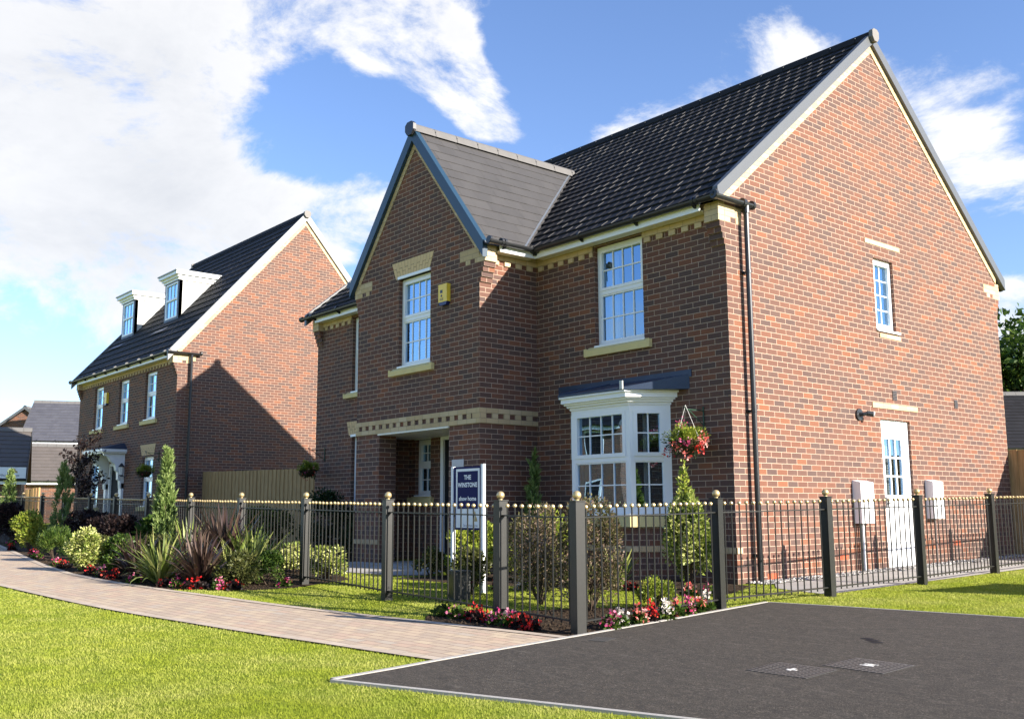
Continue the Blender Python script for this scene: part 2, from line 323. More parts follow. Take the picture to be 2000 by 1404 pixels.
# ---------------------------------------------------------------- window
def window(house,fr,a0,a1,z0,z1,cols=4,rt=2,rb=2,tf=.47,rev=.075,fill='curtain',sill=None,single=False,head=False,dn=0.0):
    """frame in opening [a0,a1]x[z0,z1]; split by transom at fraction tf from top"""
    b=B(); dF=-rev; dB=-rev-.07; w=.05
    zt=z1-(z1-z0)*tf
    if head: box(b,fr,a0-.01,a1+.01,dF-.02,dn+.025,z1-.0,z1+.045,'white'); 
    box(b,fr,a0,a0+w,dB,dF,z0,z1,'white'); box(b,fr,a1-w,a1,dB,dF,z0,z1,'white')
    box(b,fr,a0+w,a1-w,dB,dF,z1-w,z1,'white'); box(b,fr,a0+w,a1-w,dB,dF,z0,z0+w,'white')
    box(b,fr,a0-.012,a1+.012,dF-.03,.018,z0-.028,z0-.001,'white')
    if not single: box(b,fr,a0+w,a1-w,dB,dF,zt-.03,zt+.03,'white')
    o=b.build('window',house)
    panes=[(z0+w,z1-w,rt)] if single else [(zt+.03,z1-w,rt),(z0+w,zt-.03,rb)]
    for k,(p0,p1,rows) in enumerate(panes):
        b=B(); s=.042 if (k==0) else .022; x0,x1=a0+w,a1-w; dd=.012 if k==0 else -.012
        box(b,fr,x0,x0+s,dB+.012,dF+dd,p0,p1,'white'); box(b,fr,x1-s,x1,dB+.012,dF+dd,p0,p1,'white')
        box(b,fr,x0+s,x1-s,dB+.012,dF+dd,p0,p0+s,'white'); box(b,fr,x0+s,x1-s,dB+.012,dF+dd,p1-s,p1,'white')
        X0,X1,Z0,Z1=x0+s,x1-s,p0+s,p1-s; dg=dF-.035; g=.009
        for i in range(1,cols):
            xx=X0+(X1-X0)*i/cols; box(b,fr,xx-g,xx+g,dg-.008,dg+.013,Z0,Z1,'white')
        for j in range(1,rows):
            zz=Z0+(Z1-Z0)*j/rows
            for i in range(cols):
                xa=X0+(X1-X0)*i/cols+g; xb=X0+(X1-X0)*(i+1)/cols-g
                if i==0: xa=X0
                if i==cols-1: xb=X1
                box(b,fr,xa,xb,dg-.007,dg+.012,zz-g,zz+g,'white')
        b.build('sash',o)
        b=B(); q=[fr.p(X0,dg,Z0),fr.p(X1,dg,Z0),fr.p(X1,dg,Z1),fr.p(X0,dg,Z1)]
        if fr.fl: q=q[::-1]
        b.face(q,[(0,0),(1,0),(1,1),(0,1)],'glass'); b.build('pane',o)
    if fill in('curtain','both','sheer'):
        b=B(); W=a1-a0; dc=dB-.12
        def drape(x0,x1,mt):
            n=int((x1-x0)/.03)+2
            for i in range(n-1):
                xa=x0+(x1-x0)*i/(n-1); xb=x0+(x1-x0)*(i+1)/(n-1)
                da=dc+.022*math.sin(i*1.9); db=dc+.022*math.sin((i+1)*1.9)
                q=[fr.p(xa,da,z0-.05),fr.p(xb,db,z0-.05),fr.p(xb,db,z1+.05),fr.p(xa,da,z1+.05)]
                b.face(q if not fr.fl else q[::-1],[(0,0)]*4,mt)
        if fill=='sheer': drape(a0-.05,a1+.05,'curtain')
        else: drape(a0-.05,a0+W*.28,'curtain'); drape(a1-W*.2,a1+.05,'curtain')
        b.build('curtain',o)
    if fill in('blind','both'):
        b=B()
        z=z0
        while z<z1+.02:
            box(b,fr,a0-.02,a1+.02,dB-.075,dB-.06,z,z+.036,'blind'); z+=.045
        b.build('blind',o)
    if sill:
        b=B(); s0,s1,sz0,sz1=sill
        prof=[(-.0,sz0),(.06,sz0),(.06,sz1-.045),(0.0,sz1)]
        # sloping sill with square lugs
        q=[(s0+.05,s1-.05)]
        for x0,x1 in q:
            P=[[fr.p(x,d,z) for d,z in prof] for x in (x0,x1)]
            for i in range(4):
                i2=(i+1)%4; w4=[P[0][i],P[1][i],P[1][i2],P[0][i2]]
                b.face(w4 if not fr.fl else w4[::-1],[(0,0),(1,0),(1,.1),(0,.1)],'stone')
        box(b,fr,s0,s0+.05,0,.062,sz0,sz1-.02,'stone'); box(b,fr,s1-.05,s1,0,.062,sz0,sz1-.02,'stone')
        box(b,fr,a0,a1,-rev,0,z0-.06,z0-.03,'stone')
        b.build('sill',o)
    # a shallow dark room behind
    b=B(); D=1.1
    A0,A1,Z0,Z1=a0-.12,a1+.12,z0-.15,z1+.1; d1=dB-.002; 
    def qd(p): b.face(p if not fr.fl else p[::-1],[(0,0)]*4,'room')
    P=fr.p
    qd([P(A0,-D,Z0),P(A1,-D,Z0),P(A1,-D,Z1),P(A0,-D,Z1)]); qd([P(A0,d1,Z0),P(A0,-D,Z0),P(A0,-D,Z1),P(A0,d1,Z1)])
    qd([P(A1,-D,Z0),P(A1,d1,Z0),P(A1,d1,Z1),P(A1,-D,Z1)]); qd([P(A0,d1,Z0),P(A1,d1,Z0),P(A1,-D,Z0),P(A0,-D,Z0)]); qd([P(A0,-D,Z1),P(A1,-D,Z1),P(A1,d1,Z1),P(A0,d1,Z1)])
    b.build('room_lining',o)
    return o
def roof_tiles(b,P0,u,s,n,W,S,gauge,tw,mat,lift=.03,side=.010,thick=.03,skip=None):
    """tiles from eave corner P0, u along eave, s upslope, n normal"""
    P0=Vector(P0);u=Vector(u);s=Vector(s);n=Vector(n)
    rows=int(math.ceil(S/gauge))
    b.face([P0,P0+u*W,P0+u*W+s*S,P0+s*S],[(0,0)]*4,mat)
    for r in range(rows):
        s0=r*gauge; s1=min(S,s0+gauge+.02); off=(tw*.5 if r%2 else 0)
        x=-off
        while x<W-1e-4:
            x0=max(0,x); x1=min(W,x+tw-(.004 if side<.003 else .001)); x+=tw
            if x1-x0<.02: continue
            key=(random.random(),random.random())
            f0=lift+random.uniform(-.002,.002); k=.004
            a=P0+u*x0+s*s0+n*f0; c=P0+u*x1+s*s0+n*(f0+side)
            d=P0+u*x1+s*s1+n*(k+side); e=P0+u*x0+s*s1+n*k
            b.face([a,c,d,e],[key]*4,mat)
            a2=P0+u*x0+s*s0; c2=P0+u*x1+s*s0; d2=P0+u*x1+s*s1
            b.face([a2,c2,c,a],[key]*4,mat)
            if side>.005:
                z_=n*side; m1=c-z_; m2=d-z_; b.face([c2,d2,m2,m1],[key]*4,mat); lo,hi=.04+random.random()*.12,.80+random.random()*.12
                b.face([m1,m2,d,c],[key]*4,mat) if random.random()<.15 else b.face([m1+(m2-m1)*lo,m1+(m2-m1)*hi,c+(d-c)*hi,c+(d-c)*lo],[key]*4,'tileedge' if random.random()<.38 else mat)
            else: b.face([c2,d2,d,c],[key]*4,mat)
def hexridge(b,P0,P1,mat,cap,L=.45,w=.14,h=.10,clips=True):
    P0=Vector(P0);P1=Vector(P1); t=(P1-P0); T=t.length; t.normalize(); x=t.cross(Vector((0,0,1))).normalized()
    prof=[(-w,-.075),(-w*.62,h*.55),(-.03,h),(.03,h),(w*.62,h*.55),(w,-.075)]
    n=int(math.ceil(T/L))
    for i in range(n):
        a=P0+t*(i*L); c=P0+t*min(T,(i+1)*L-.008)
        for j in range(len(prof)-1):
            (p,q),(p2,q2)=prof[j],prof[j+1]
            z=Vector((0,0,1))
            b.face([a+x*p+z*q,c+x*p+z*q,c+x*p2+z*q2,a+x*p2+z*q2],[(0,0)]*4,mat)
        if clips and i>0:
            sphere(b,a+x*(w*.8)+Vector((0,0,.01)),.012,'chain',6,4)
    if cap:
        for (Q,dd) in ((P0,-1),(P1,1)):
            hp=[(-w-.01,-.06),(-w-.01,.04),(-w*.55,h+.015),(w*.55,h+.015),(w+.01,.04),(w+.01,-.06),(w*.5,-.13),(-w*.5,-.13)]
            fr=F(Q,x,t*dd); prism(b,F(Q-Vector((0,0,0)),x if dd>0 else -x,t*dd),hp if dd>0 else [(-a,z) for a,z in hp][::-1],-.03,.035,'ridgecap')
def gutter(b,P0,P1,r=.055,mat='black'):
    P0=Vector(P0);P1=Vector(P1);t=(P1-P0).normalized();x=t.cross(Vector((0,0,1))).normalized();z=Vector((0,0,1));n=8
    for rr,fl in ((r,False),(r-.008,True)):
        for k in range(n):
            a0=math.pi+math.pi*k/n;a1=math.pi+math.pi*(k+1)/n
            v0=x*math.cos(a0)*rr+z*math.sin(a0)*rr;v1=x*math.cos(a1)*rr+z*math.sin(a1)*rr
            q=[P0+v0,P0+v1,P1+v1,P1+v0]; b.face(q[::-1] if fl else q,[(0,0)]*4,mat)
    for Q in (P0,P1):
        b.face([Q+x*math.cos(math.pi+math.pi*k/n)*r+z*math.sin(math.pi+math.pi*k/n)*r for k in range(n+1)],[(0,0)]*(n+1),mat)
    L=(P1-P0).length; k=max(1,int(L/.9))
    for i in range(k+1):
        c=P0+t*min(L-.03,max(.03,L*i/k)); 
        tube(b,[c-t*.02+z*-.002,c+t*.02+z*-.002],r+.006,mat,12)
def dentils(b,fr,a0,a1,z0,step=.225,mat='buff',d=.022,h=.075,courses_above=2,phase=0.0,db=0.0,below=0):
    x=a0+phase
    while x<a1-.02:
        xa=max(a0,x); xb=min(a1,x+step*.5)
        if xb-xa>.02: box(b,fr,xa,xb,db,db+d,z0+.001,z0+h-.001,mat)
        x+=step
    box(b,fr,a0,a1,db,db+d+.002,z0+h,z0+h*(1+courses_above),mat)
    if below: box(b,fr,a0,a1,db,db+d+.002,z0-h*below,z0,mat)
def corbel(b,fr,a,sg,z0=4.35,n=4,step=.026,dep=.225,buff=3,top=None):
    """fr gable frame; corner at a, corbelling outwards in direction sg"""
    for k in range(n):
        e=a+sg*step*(k+1)
        box(b,fr,min(a,e),max(a,e),-dep,-.0005,z0+.075*k+.001,z0+.075*(k+1)-.001,'brick')
    e=a+sg*step*(n+1)
    T=z0+.075*n+(top if top else .075*buff)
    box(b,fr,min(a,e),max(a,e),-dep-.004,.002,z0+.075*n,T,'buff')
def buffquoin(b,fr,a,sg,L=.33,z=4.65,ztop=4.875):
    x0,x1=(a,a+sg*L) if sg>0 else (a+sg*L,a)
    box(b,fr,x0,x1,.0,.004,z+.075,ztop,'buff')
    w=.1125
    for k in range(3):
        xa=a+sg*(k*2*w if k else 0); xb=a+sg*(k*2*w+w)
        if abs(xb-a)>L+.01: break
        box(b,fr,min(xa,xb),max(xa,xb),0,.004,z,z+.075,'buff')
def rake_strip(b,fr,a0,z0,a1,z1,lo,hi,d0,d1,mat):
    """strip parallel to line (a0,z0)-(a1,z1), vertical offsets lo..hi"""
    poly=[(a0,z0+lo),(a1,z1+lo),(a1,z1+hi),(a0,z0+hi)]
    if a1<a0: poly=[(a1,z1+lo),(a0,z0+lo),(a0,z0+hi),(a1,z1+hi)]
    prism(b,fr,poly,d0,d1,mat)
def flat_arch(house,fr,xb0,xb1,xt0,xt1,z0,z1,name='lintel'):
    b=B(); n=max(4,int(round((xb1-xb0)/.075)))
    for i in range(n):
        f0,f1=i/n,(i+1)/n; g=.0048
        pb0,pb1=xb0+(xb1-xb0)*f0+g,xb0+(xb1-xb0)*f1-g; pt0,pt1=xt0+(xt1-xt0)*f0+g,xt0+(xt1-xt0)*f1-g
        zm=z0+(z1-z0)*(.42 if i%2 else .62); 
        pm0=pb0+(pt0-pb0)*((zm-z0)/(z1-z0)); pm1=pb1+(pt1-pb1)*((zm-z0)/(z1-z0))
        prism(b,fr,[(pb0,z0),(pb1,z0),(pm1,zm-g),(pm0,zm-g)],0,.006,'buffarch2'); prism(b,fr,[(pm0,zm+g),(pm1,zm+g),(pt1,z1),(pt0,z1)],0,.006,'buffarch2')
    prism(b,fr,[(xb0,z0+.001),(xb1,z0+.001),(xt1,z1-.001),(xt0,z1-.001)],0,.0025,'archmortar')
    return b.build(name,house)
M['buffarch2']=plain('buff_voussoir',(.68,.49,.27),.85,.2,0,.14,14,.3)
M['archmortar']=plain('arch_mortar',(.24,.17,.11),.9,.1)
def downpipe(house,fr,a,d,z0,z1,r=.034):
    b=B(); tube(b,[fr.p(a,d,z0),fr.p(a,d,z1)],r,'black',12)
    z=z0+.4
    while z<z1:
        tube(b,[fr.p(a,d,z-.02),fr.p(a,d,z+.02)],r+.006,'black',12); box(b,fr,a-.05,a+.05,0,.02,z-.018,z+.018,'black'); box(b,fr,a-.012,a+.012,.02,d,z-.012,z+.012,'black'); z+=1.8
    b.build('downpipe',house)
# ================================================================= MAIN HOUSE
XL=-10.475; D1=7.66; WX0,WX1=-7.045,-3.653; WY=-1.125; WC=-5.37
FR=F((0,0,0),(1,0,0),(0,-1,0)); GB=F((0,0,0),(0,1,0),(1,0,0)); WF=F((0,WY,0),(1,0,0),(0,-1,0))
WS=F((WX1,0,0),(0,1,0),(1,0,0)); WSL=F((WX0,0,0),(0,-1,0),(-1,0,0)); GL=F((XL,0,0),(0,-1,0),(-1,0,0)); BK=F((0,D1,0),(-1,0,0),(0,1,0))
RZ=8.40; RS=.832; RY=3.85
def roofz(y): return RZ-RS*abs(y-RY)
H1=empty('brick_house',(-5,3.8,0),'large near brick show home with front gable, canted bay window and tall sunlit side gable','house')
b=B(); UG=1.0; UW=1.0
GBt=[(0,-.3),(D1,-.3),(D1,roofz(D1+.0)-.14),(RY,RZ-.14),(0,roofz(0)-.14)]
swin=(3.575,4.145,3.66,4.76); sdoor=(3.525,4.365,.10,2.30)
wall(b,GB,GBt,[swin,sdoor],'brick',UG)
wall(b,GL,[(-D1,-.3),(0,-.3),(0,roofz(0)-.2),(-RY,RZ-.2),(-D1,roofz(D1)-.2)],[],'brick',UG)
fw1=(-2.376,-1.43,3.33,4.79); lw1=(-9.11,-8.15,3.30,4.76); lw2=(-9.07,-8.15,.99,2.41)
wall(b,FR,[(WX1,-.3),(0,-.3),(0,4.88),(WX1,4.88)],[fw1,(-2.40,-1.36,.94,2.34)],'brick')
wall(b,FR,[(XL,-.3),(WX0,-.3),(WX0,4.88),(XL,4.88)],[lw1,lw2],'brick')
wall(b,BK,[(0,-.3),(-XL,-.3),(-XL,4.88),(0,4.88)],[],'brick')
ww=(-5.80,-4.905,3.31,4.76)
WT=4.95; WRZ=7.24; WRS=1.243
PO=(-6.33,-4.395,-.3,2.25)
def wz(x): return WRZ-WRS*abs(x-WC)
wall(b,WF,[(WX0,-.3),(-6.33,-.3),(-6.33,2.25),(-4.395,2.25),(-4.395,-.3),(WX1,-.3),(WX1,wz(WX1)-.17),(WC,WRZ-.17),(WX0,wz(WX0)-.17)],[ww],'brick',UW)
wall(b,WS,[(WY,-.3),(0,-.3),(0,4.88),(WY,4.88)],[],'brick')
wall(b,WSL,[(0,-.3),(-WY,-.3),(-WY,4.88),(0,4.88)],[],'brick')
# porch piers and recess
PN=F((-6.33,0,0),(0,1,0),(1,0,0)); wall(b,PN,[(WY,-.3),(-.79,-.3),(-.79,2.25),(WY,2.25)],[],'brick')
PB=F((0,-.79,0),(-1,0,0),(0,1,0)); wall(b,PB,[(6.33,-.3),(6.95,-.3),(6.95,2.25),(6.33,2.25)],[],'brick')
PS=F((-6.94,0,0),(0,1,0),(1,0,0)); wall(b,PS,[(-.79,-.3),(-.1,-.3),(-.1,2.25),(-.79,2.25)],[],'brick')
PK=F((0,-.1,0),(1,0,0),(0,-1,0)); pw=(-6.76,-6.30,1.26,2.215); pd=(-5.98,-4.95,-.3,2.27)
wall(b,PK,[(-6.94,-.3),(-5.98,-.3),(-5.98,2.25),(-6.94,2.25)],[pw],'brick'); wall(b,PK,[(-4.95,-.3),(-4.0,-.3),(-4.0,2.25),(-4.95,2.25)],[],'brick')
PR=F((-4.395,0,0),(0,-1,0),(-1,0,0)); wall(b,PR,[(.1,-.3),(-WY,-.3),(-WY,2.25),(.1,2.25)],[],'brick')
# bay plinth in brick
bp=[(-2.76,0),(-2.43,-.45),(-1.32,-.45),(-1.0,0)]
for i in range(3):
    p,q=bp[i],bp[i+1]; u=Vector((q[0]-p[0],q[1]-p[1],0)); L=u.length; n=Vector((u.y,-u.x,0))
    fb=F((p[0],p[1],0),u,n); wall(b,fb,[(0,-.3),(L,-.3),(L,.77),(0,.77)],[],'brick')
# corbels
corbel(b,GB,0,-1,top=roofz(-.13)-.19-4.65); corbel(b,GB,D1,1,top=roofz(D1+.13)-.19-4.65)
corbel(b,WF,WX1,1,top=.26); corbel(b,WF,WX0,-1,top=.26); corbel(b,GL,0,1,top=roofz(-.13)-.19-4.65)
b.build('wall',H1)
# buff dressings
for fr,a,sg,L,zt in ((GB,0,1,.34,4.875),(GB,D1,-1,.45,4.875),(WF,WX1,-1,.48,4.89),(WF,WX0,1,.42,4.89)):
    b=B(); buffquoin(b,fr,a,sg,L,ztop=zt); b.build('quoin',H1)
for fr,a0,a1,ph in ((FR,WX1,fw1[0]-.02,.07),(FR,fw1[1]+.02,-.225,.03),(FR,XL+.225,lw1[0]-.02,.07),(WS,WY+.225,0,.02)):
    b=B(); dentils(b,fr,a0,a1,4.65,phase=ph,courses_above=3); b.build('dentil_course',H1)
# storey band on the wing, with proud dentils over red headers
for fr,a0,a1 in ((WF,WX0-.0,WX1+.02),(WS,WY-.0,0)):
    b=B()
    box(b,fr,a0,a1,0,.018,2.40,2.475,'buff'); box(b,fr,a0,a1,0,.018,2.25,2.325,'buff')
    st=.207 if fr is WF else .225
    k=0
    while True:
        if fr is WF: c1=a1-.0-k*st; c0=c1-(.10 if k else .17)
        else: c0=a0+k*st; c1=c0+.11
        if c0<a0-.01 or c1>a1+.01: 
            break
        box(b,fr,max(c0,a0),min(c1,a1),0,.018,2.325,2.40,'buff'); k+=1
    b.build('storey_band',H1)
for sg in (0,1):
    e=-.02 if sg==0 else D1+.02
    b=B(); rake_strip(b,GB,e,roofz(e),RY,RZ,-.285,-.15,0,.012,'buff'); b.build('verge_strip',H1)
for e in (WX0-.0,WX1+.0):
    b=B(); rake_strip(b,WF,e,wz(e),WC,WRZ,-.34,-.19,0,.012,'buff'); b.build('verge_strip',H1)
# plinth courses
pl=[(FR,-1.0,.012),(GB,-.012,.105),(FR,WX1,-2.76),(WF,WX0-.012,-6.33),(WF,-4.395,WX1+.012),(WS,WY,0),(FR,XL,WX0)]
for i in range(3):
    p,q=bp[i],bp[i+1]; u=Vector((q[0]-p[0],q[1]-p[1],0)); L=u.length; n=Vector((u.y,-u.x,0)); pl.append((F((p[0],p[1],0),u,n),0,L))
for fr,a0,a1 in pl:
    b=B(); box(b,fr,a0,a1,0,.012,.45,.525,'buff'); b.build('plinth_course',H1)
# lintels on gable side
b=B(); box(b,GB,3.36,4.36,0,.012,4.955,5.03,'buff'); b.build('lintel',H1,label='buff brick lintel over the small side window')
b=B(); box(b,GB,3.315,4.62,0,.012,2.46,2.535,'buff'); b.build('lintel',H1,label='buff brick lintel over the side door')
flat_arch(H1,WF,-5.885,-4.94,-6.01,-4.815,4.775,5.06); flat_arch(H1,FR,-9.17,-8.05,-9.26,-7.95,2.44,2.71)
# windows
window(H1,FR,*fw1,cols=4,fill='curtain',sill=(-2.56,-1.29,3.18,3.315))
window(H1,WF,*ww,cols=4,fill='both',sill=(-6.0,-4.79,3.16,3.285),head=True)
window(H1,FR,*lw1,cols=3,fill='blind',sill=(-9.33,-8.0,3.17,3.285)); window(H1,FR,*lw2,cols=3,fill='blind',sill=(-9.26,-8.0,.83,.97),head=True)
window(H1,PK,*pw,cols=2,fill='curtain',sill=(-6.98+.06,-6.2,1.08,1.235),head=True)
window(H1,GB,*swin,cols=2,rt=4,single=True,fill='curtain',rev=.05)
b=B(); box(b,GB,3.64,4.235,0,.012,3.535,3.60,'buff'); box(b,GB,3.57,4.22,-.05,.03,3.625,3.658,'white'); b.build('sill',H1,label='slim buff sill under the small side window')
# side door
b=B(); a0,a1,z0,z1=sdoor; rv=-.04
box(b,GB,a0,a0+.055,rv-.07,rv,z0,z1,'white'); box(b,GB,a1-.085,a1,rv-.07,rv,z0,z1,'white'); box(b,GB,a0+.055,a1-.085,rv-.07,rv,z1-.06,z1,'white')
do=b.build('side_door',H1,label='white side door with nine glazed panes')
b=B(); L0,L1,T=a0+.058,a1-.088,z1-.063; g0,g1,gz0,gz1=L0+.09,L1-.11,1.19,2.02
box(b,GB,L0,g0,rv-.06,rv-.015,z0+.03,T,'white'); box(b,GB,g1,L1,rv-.06,rv-.015,z0+.03,T,'white')
box(b,GB,g0,g1,rv-.06,rv-.015,gz1,T,'white'); box(b,GB,g0,g1,rv-.06,rv-.015,z0+.03,gz0,'white')
for i in (1,2):
    x=g0+(g1-g0)*i/3; box(b,GB,x-.014,x+.014,rv-.05,rv-.018,gz0,gz1,'white')
for j in (1,2):
    z=gz0+(gz1-gz0)*j/3
    for i in range(3):
        xa=g0+(g1-g0)*i/3+(.014 if i else 0); xb=g0+(g1-g0)*(i+1)/3-(.014 if i<2 else 0)
        box(b,GB,xa,xb,rv-.049,rv-.019,z-.013,z+.013,'white')
box(b,GB,g0+.02,g1-.02,rv-.015,rv-.009,.3,.98,'white'); 
b.build('door_leaf',do)
b=B(); b.face([GB.p(g0,rv-.035,gz0),GB.p(g1,rv-.035,gz0),GB.p(g1,rv-.035,gz1),GB.p(g0,rv-.035,gz1)],[(0,0)]*4,'glass'); b.build('pane',do)
b=B(); box(b,GB,L0+.015,L0+.05,rv-.015,rv+.02,1.0,1.16,'chain'); box(b,GB,L0+.025,L0+.14,rv+.02,rv+.035,1.06,1.08,'chain'); b.build('handle',do)
b=B(); 
for i in range(9): box(b,GB,g0+.02+i*.06,g0+.05+i*.06,rv-.22,rv-.2,gz0-.2,gz1+.1,'curtain' if i%3 else 'blind')
box(b,GB,a0-.2,a1+.2,-.9,-.88,0,2.4,'room'); b.build('blind',do)
b=B(); box(b,GB,a0-.02,a1+.03,-.05,.05,z0-.06,z0-.005,'black'); box(b,GB,a0-.05,a1+.05,0,.35,-.2,z0-.07,'slab'); b.build('doorstep',do)
# porch door, soffit, floor
b=B(); box(b,PK,-5.98,-5.90,-.06,.03,-.1,2.25,'white'); box(b,PK,-5.03,-4.95,-.06,.03,-.1,2.25,'white'); box(b,PK,-5.90,-5.03,-.06,.03,2.17,2.25,'white'); pf=b.build('front_door',H1,label='dark front door in a white frame inside the porch')
b=B(); box(b,PK,-5.90,-5.03,-.055,-.01,-.02,2.17,'dark'); box(b,PK,-5.78,-5.52,-.01,.0,.3,.9,'black'); box(b,PK,-5.41,-5.15,-.01,.0,.3,.9,'black'); b.build('door_leaf',pf)
b=B(); box(b,WF,-6.34,-4.385,-.06,.03,2.222,2.249,'cream'); box(b,WF,-6.94,-4.39,-1.03,-.06,2.225,2.248,'cream'); b.build('porch_soffit',H1)
b=B(); box(b,WF,-6.94,-4.39,-1.03,.25,-.1,.16,'slab'); b.build('porch_step',H1)
# bay window
BW=empty('bay_window',(0,0,0),'','',None); BW['label']='white canted bay window with lead roof'; BW.parent=H1; BW.location=Vector((-1.88,-.2,1.6))-H1.location
b=B(); e=.035
def bayframe(b,p,q,z0,z1,cols,fromtop=.47):
    u=Vector((q[0]-p[0],q[1]-p[1],0)); L=u.length; n=Vector((u.y,-u.x,0)); fb=F((p[0],p[1],0),u,n)
    return fb,L
Z0,Z1=.945,2.37
glass=[];
for i in range(3):
    p,q=bp[i],bp[i+1]; fb,L=bayframe(b,p,q,Z0,Z1,4)
    pw_=.075 if i==1 else .05
    box(b,fb,-.0,pw_,-.08,.0,Z0,Z1,'white'); box(b,fb,L-pw_-(.05 if i==2 else 0),L,-.08,.0,Z0,Z1,'white')
    R0,R1=pw_,L-pw_-(.05 if i==2 else 0)
    zt=Z0+(Z1-Z0)*.50
    box(b,fb,R0,R1,-.08,0,Z1-.07,Z1,'white'); box(b,fb,R0,R1,-.08,0,Z0,Z0+.06,'white'); box(b,fb,R0,R1,-.08,0,zt-.03,zt+.03,'white')
    box(b,fb,-.02,L+.02,-.06,.03,Z0-.03,Z0-.001,'white')
    for k,(p0,p1) in enumerate(((zt+.03,Z1-.07),(Z0+.06,zt-.03))):
        s=.05 if k==0 else .02; dd=.014 if k==0 else -.012
        box(b,fb,R0,R0+s,-.07,dd,p0,p1,'white'); box(b,fb,R1-s,R1,-.07,dd,p0,p1,'white'); box(b,fb,R0+s,R1-s,-.07,dd,p0,p0+s,'white'); box(b,fb,R0+s,R1-s,-.07,dd,p1-s,p1,'white')
        X0,X1,A,Bz=R0+s,R1-s,p0+s,p1-s; cols=4 if i==1 else 2; g=.008
        for c in range(1,cols):
            xx=X0+(X1-X0)*c/cols; box(b,fb,xx-g,xx+g,-.045,-.022,A,Bz,'white')
        for c in range(cols):
            xa=X0+(X1-X0)*c/cols+(g if c else 0); xb=X0+(X1-X0)*(c+1)/cols-(g if c<cols-1 else 0); zz=(A+Bz)/2
            box(b,fb,xa,xb,-.044,-.023,zz-g,zz+g,'white')
        glass.append((fb,X0,X1,A,Bz))
b.build('frame',BW)
for fb,X0,X1,A,Bz in glass:
    g=B(); g.face([fb.p(X0,-.035,A),fb.p(X1,-.035,A),fb.p(X1,-.035,Bz),fb.p(X0,-.035,Bz)],[(0,0)]*4,'glass'); g.build('pane',BW)
# cornice
def polyext(b,pts,z0,z1,mat,top=True):
    n=len(pts)
    for i in range(n):
        p,q=pts[i],pts[(i+1)%n]; L=math.hypot(q[0]-p[0],q[1]-p[1])
        b.face([(p[0],p[1],z0),(q[0],q[1],z0),(q[0],q[1],z1),(p[0],p[1],z1)],[(0,z0),(L,z0),(L,z1),(0,z1)],mat)
    b.face([(x,y,z1) for x,y in pts],[(x,y) for x,y in pts],mat); b.face([(x,y,z0) for x,y in pts][::-1],[(x,y) for x,y in pts][::-1],mat)
def bo(o,wall=0): return [(-2.76-o*.9,wall),(-2.43-o*.45,-.45-o),(-1.32+o*.45,-.45-o),(-1.0+o*.9,wall)]
b=B(); polyext(b,bo(.02),2.365,2.40,'white'); polyext(b,bo(.06),2.40,2.43,'white'); polyext(b,bo(.10),2.43,2.455,'white'); polyext(b,bo(.14),2.455,2.52,'white'); polyext(b,bo(.17),2.52,2.545,'white')
b.build('cornice',BW)
b=B(); q=bo(.18); w=[(-3.12,-.001,2.74),(q[1][0],q[1][1],2.575),(q[2][0],q[2][1],2.575),(-.66,-.001,2.74)]
q3=[(x,y,2.546) for x,y in q]; q3[0]=(-3.12,-.001,2.546); q3[3]=(-.66,-.001,2.546)
b.face([w[0],w[1],w[2],w[3]],[(0,0)]*4,'lead')
for i in range(3): b.face([q3[i],q3[i+1],w[i+1],w[i]],[(0,0)]*4,'lead')
b.face(q3[::-1],[(0,0)]*4,'lead')
box(b,FR,-3.16,-.62,0,.012,2.70,2.80,'lead'); 
tube(b,[(q[2][0]-.02,q[2][1],2.58),(-1.9,-.01,2.745)],.013,'lead',6); tube(b,[(q[1][0]+.02,q[1][1],2.58),(-2.1,-.01,2.745)],.013,'lead',6)
b.build('lead_roof',BW)
b=B(); box(b,F(Vector((q[2][0]-.05,q[2][1]-.012,0)),(1,0,0),(0,-1,0)),0,.05,0,.02,2.55,2.66,'valley'); b.build('lead_clip',BW)
b=B(); polyext(b,[(-2.84,0),(-2.47,-.52),(-1.28,-.52),(-.93,0)],.77,.905,'stone'); b.build('sill',BW)
b=B()
box(b,FR,-2.38,-1.38,-.05,-.04,.8,2.35,'room') if False else None
for (x0,x1) in ((-2.68,-2.45),(-1.42,-1.36)): 
    for i in range(6): 
        xa=x0+(x1-x0)*i/6; tube(b,[(xa,-.06+.02*(i%2),.95),(xa,-.06+.02*(i%2),2.36)],.02,'curtain',6)
b.build('curtain',BW)
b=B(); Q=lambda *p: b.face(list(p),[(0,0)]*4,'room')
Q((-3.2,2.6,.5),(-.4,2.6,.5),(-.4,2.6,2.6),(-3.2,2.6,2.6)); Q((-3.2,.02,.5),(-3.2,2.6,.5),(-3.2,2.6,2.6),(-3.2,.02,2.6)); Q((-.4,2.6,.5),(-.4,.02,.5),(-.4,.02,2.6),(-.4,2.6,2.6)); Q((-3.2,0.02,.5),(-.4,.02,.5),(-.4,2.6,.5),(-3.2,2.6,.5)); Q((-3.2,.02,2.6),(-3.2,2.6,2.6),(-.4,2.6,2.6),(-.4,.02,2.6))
b.build('room_lining',BW)
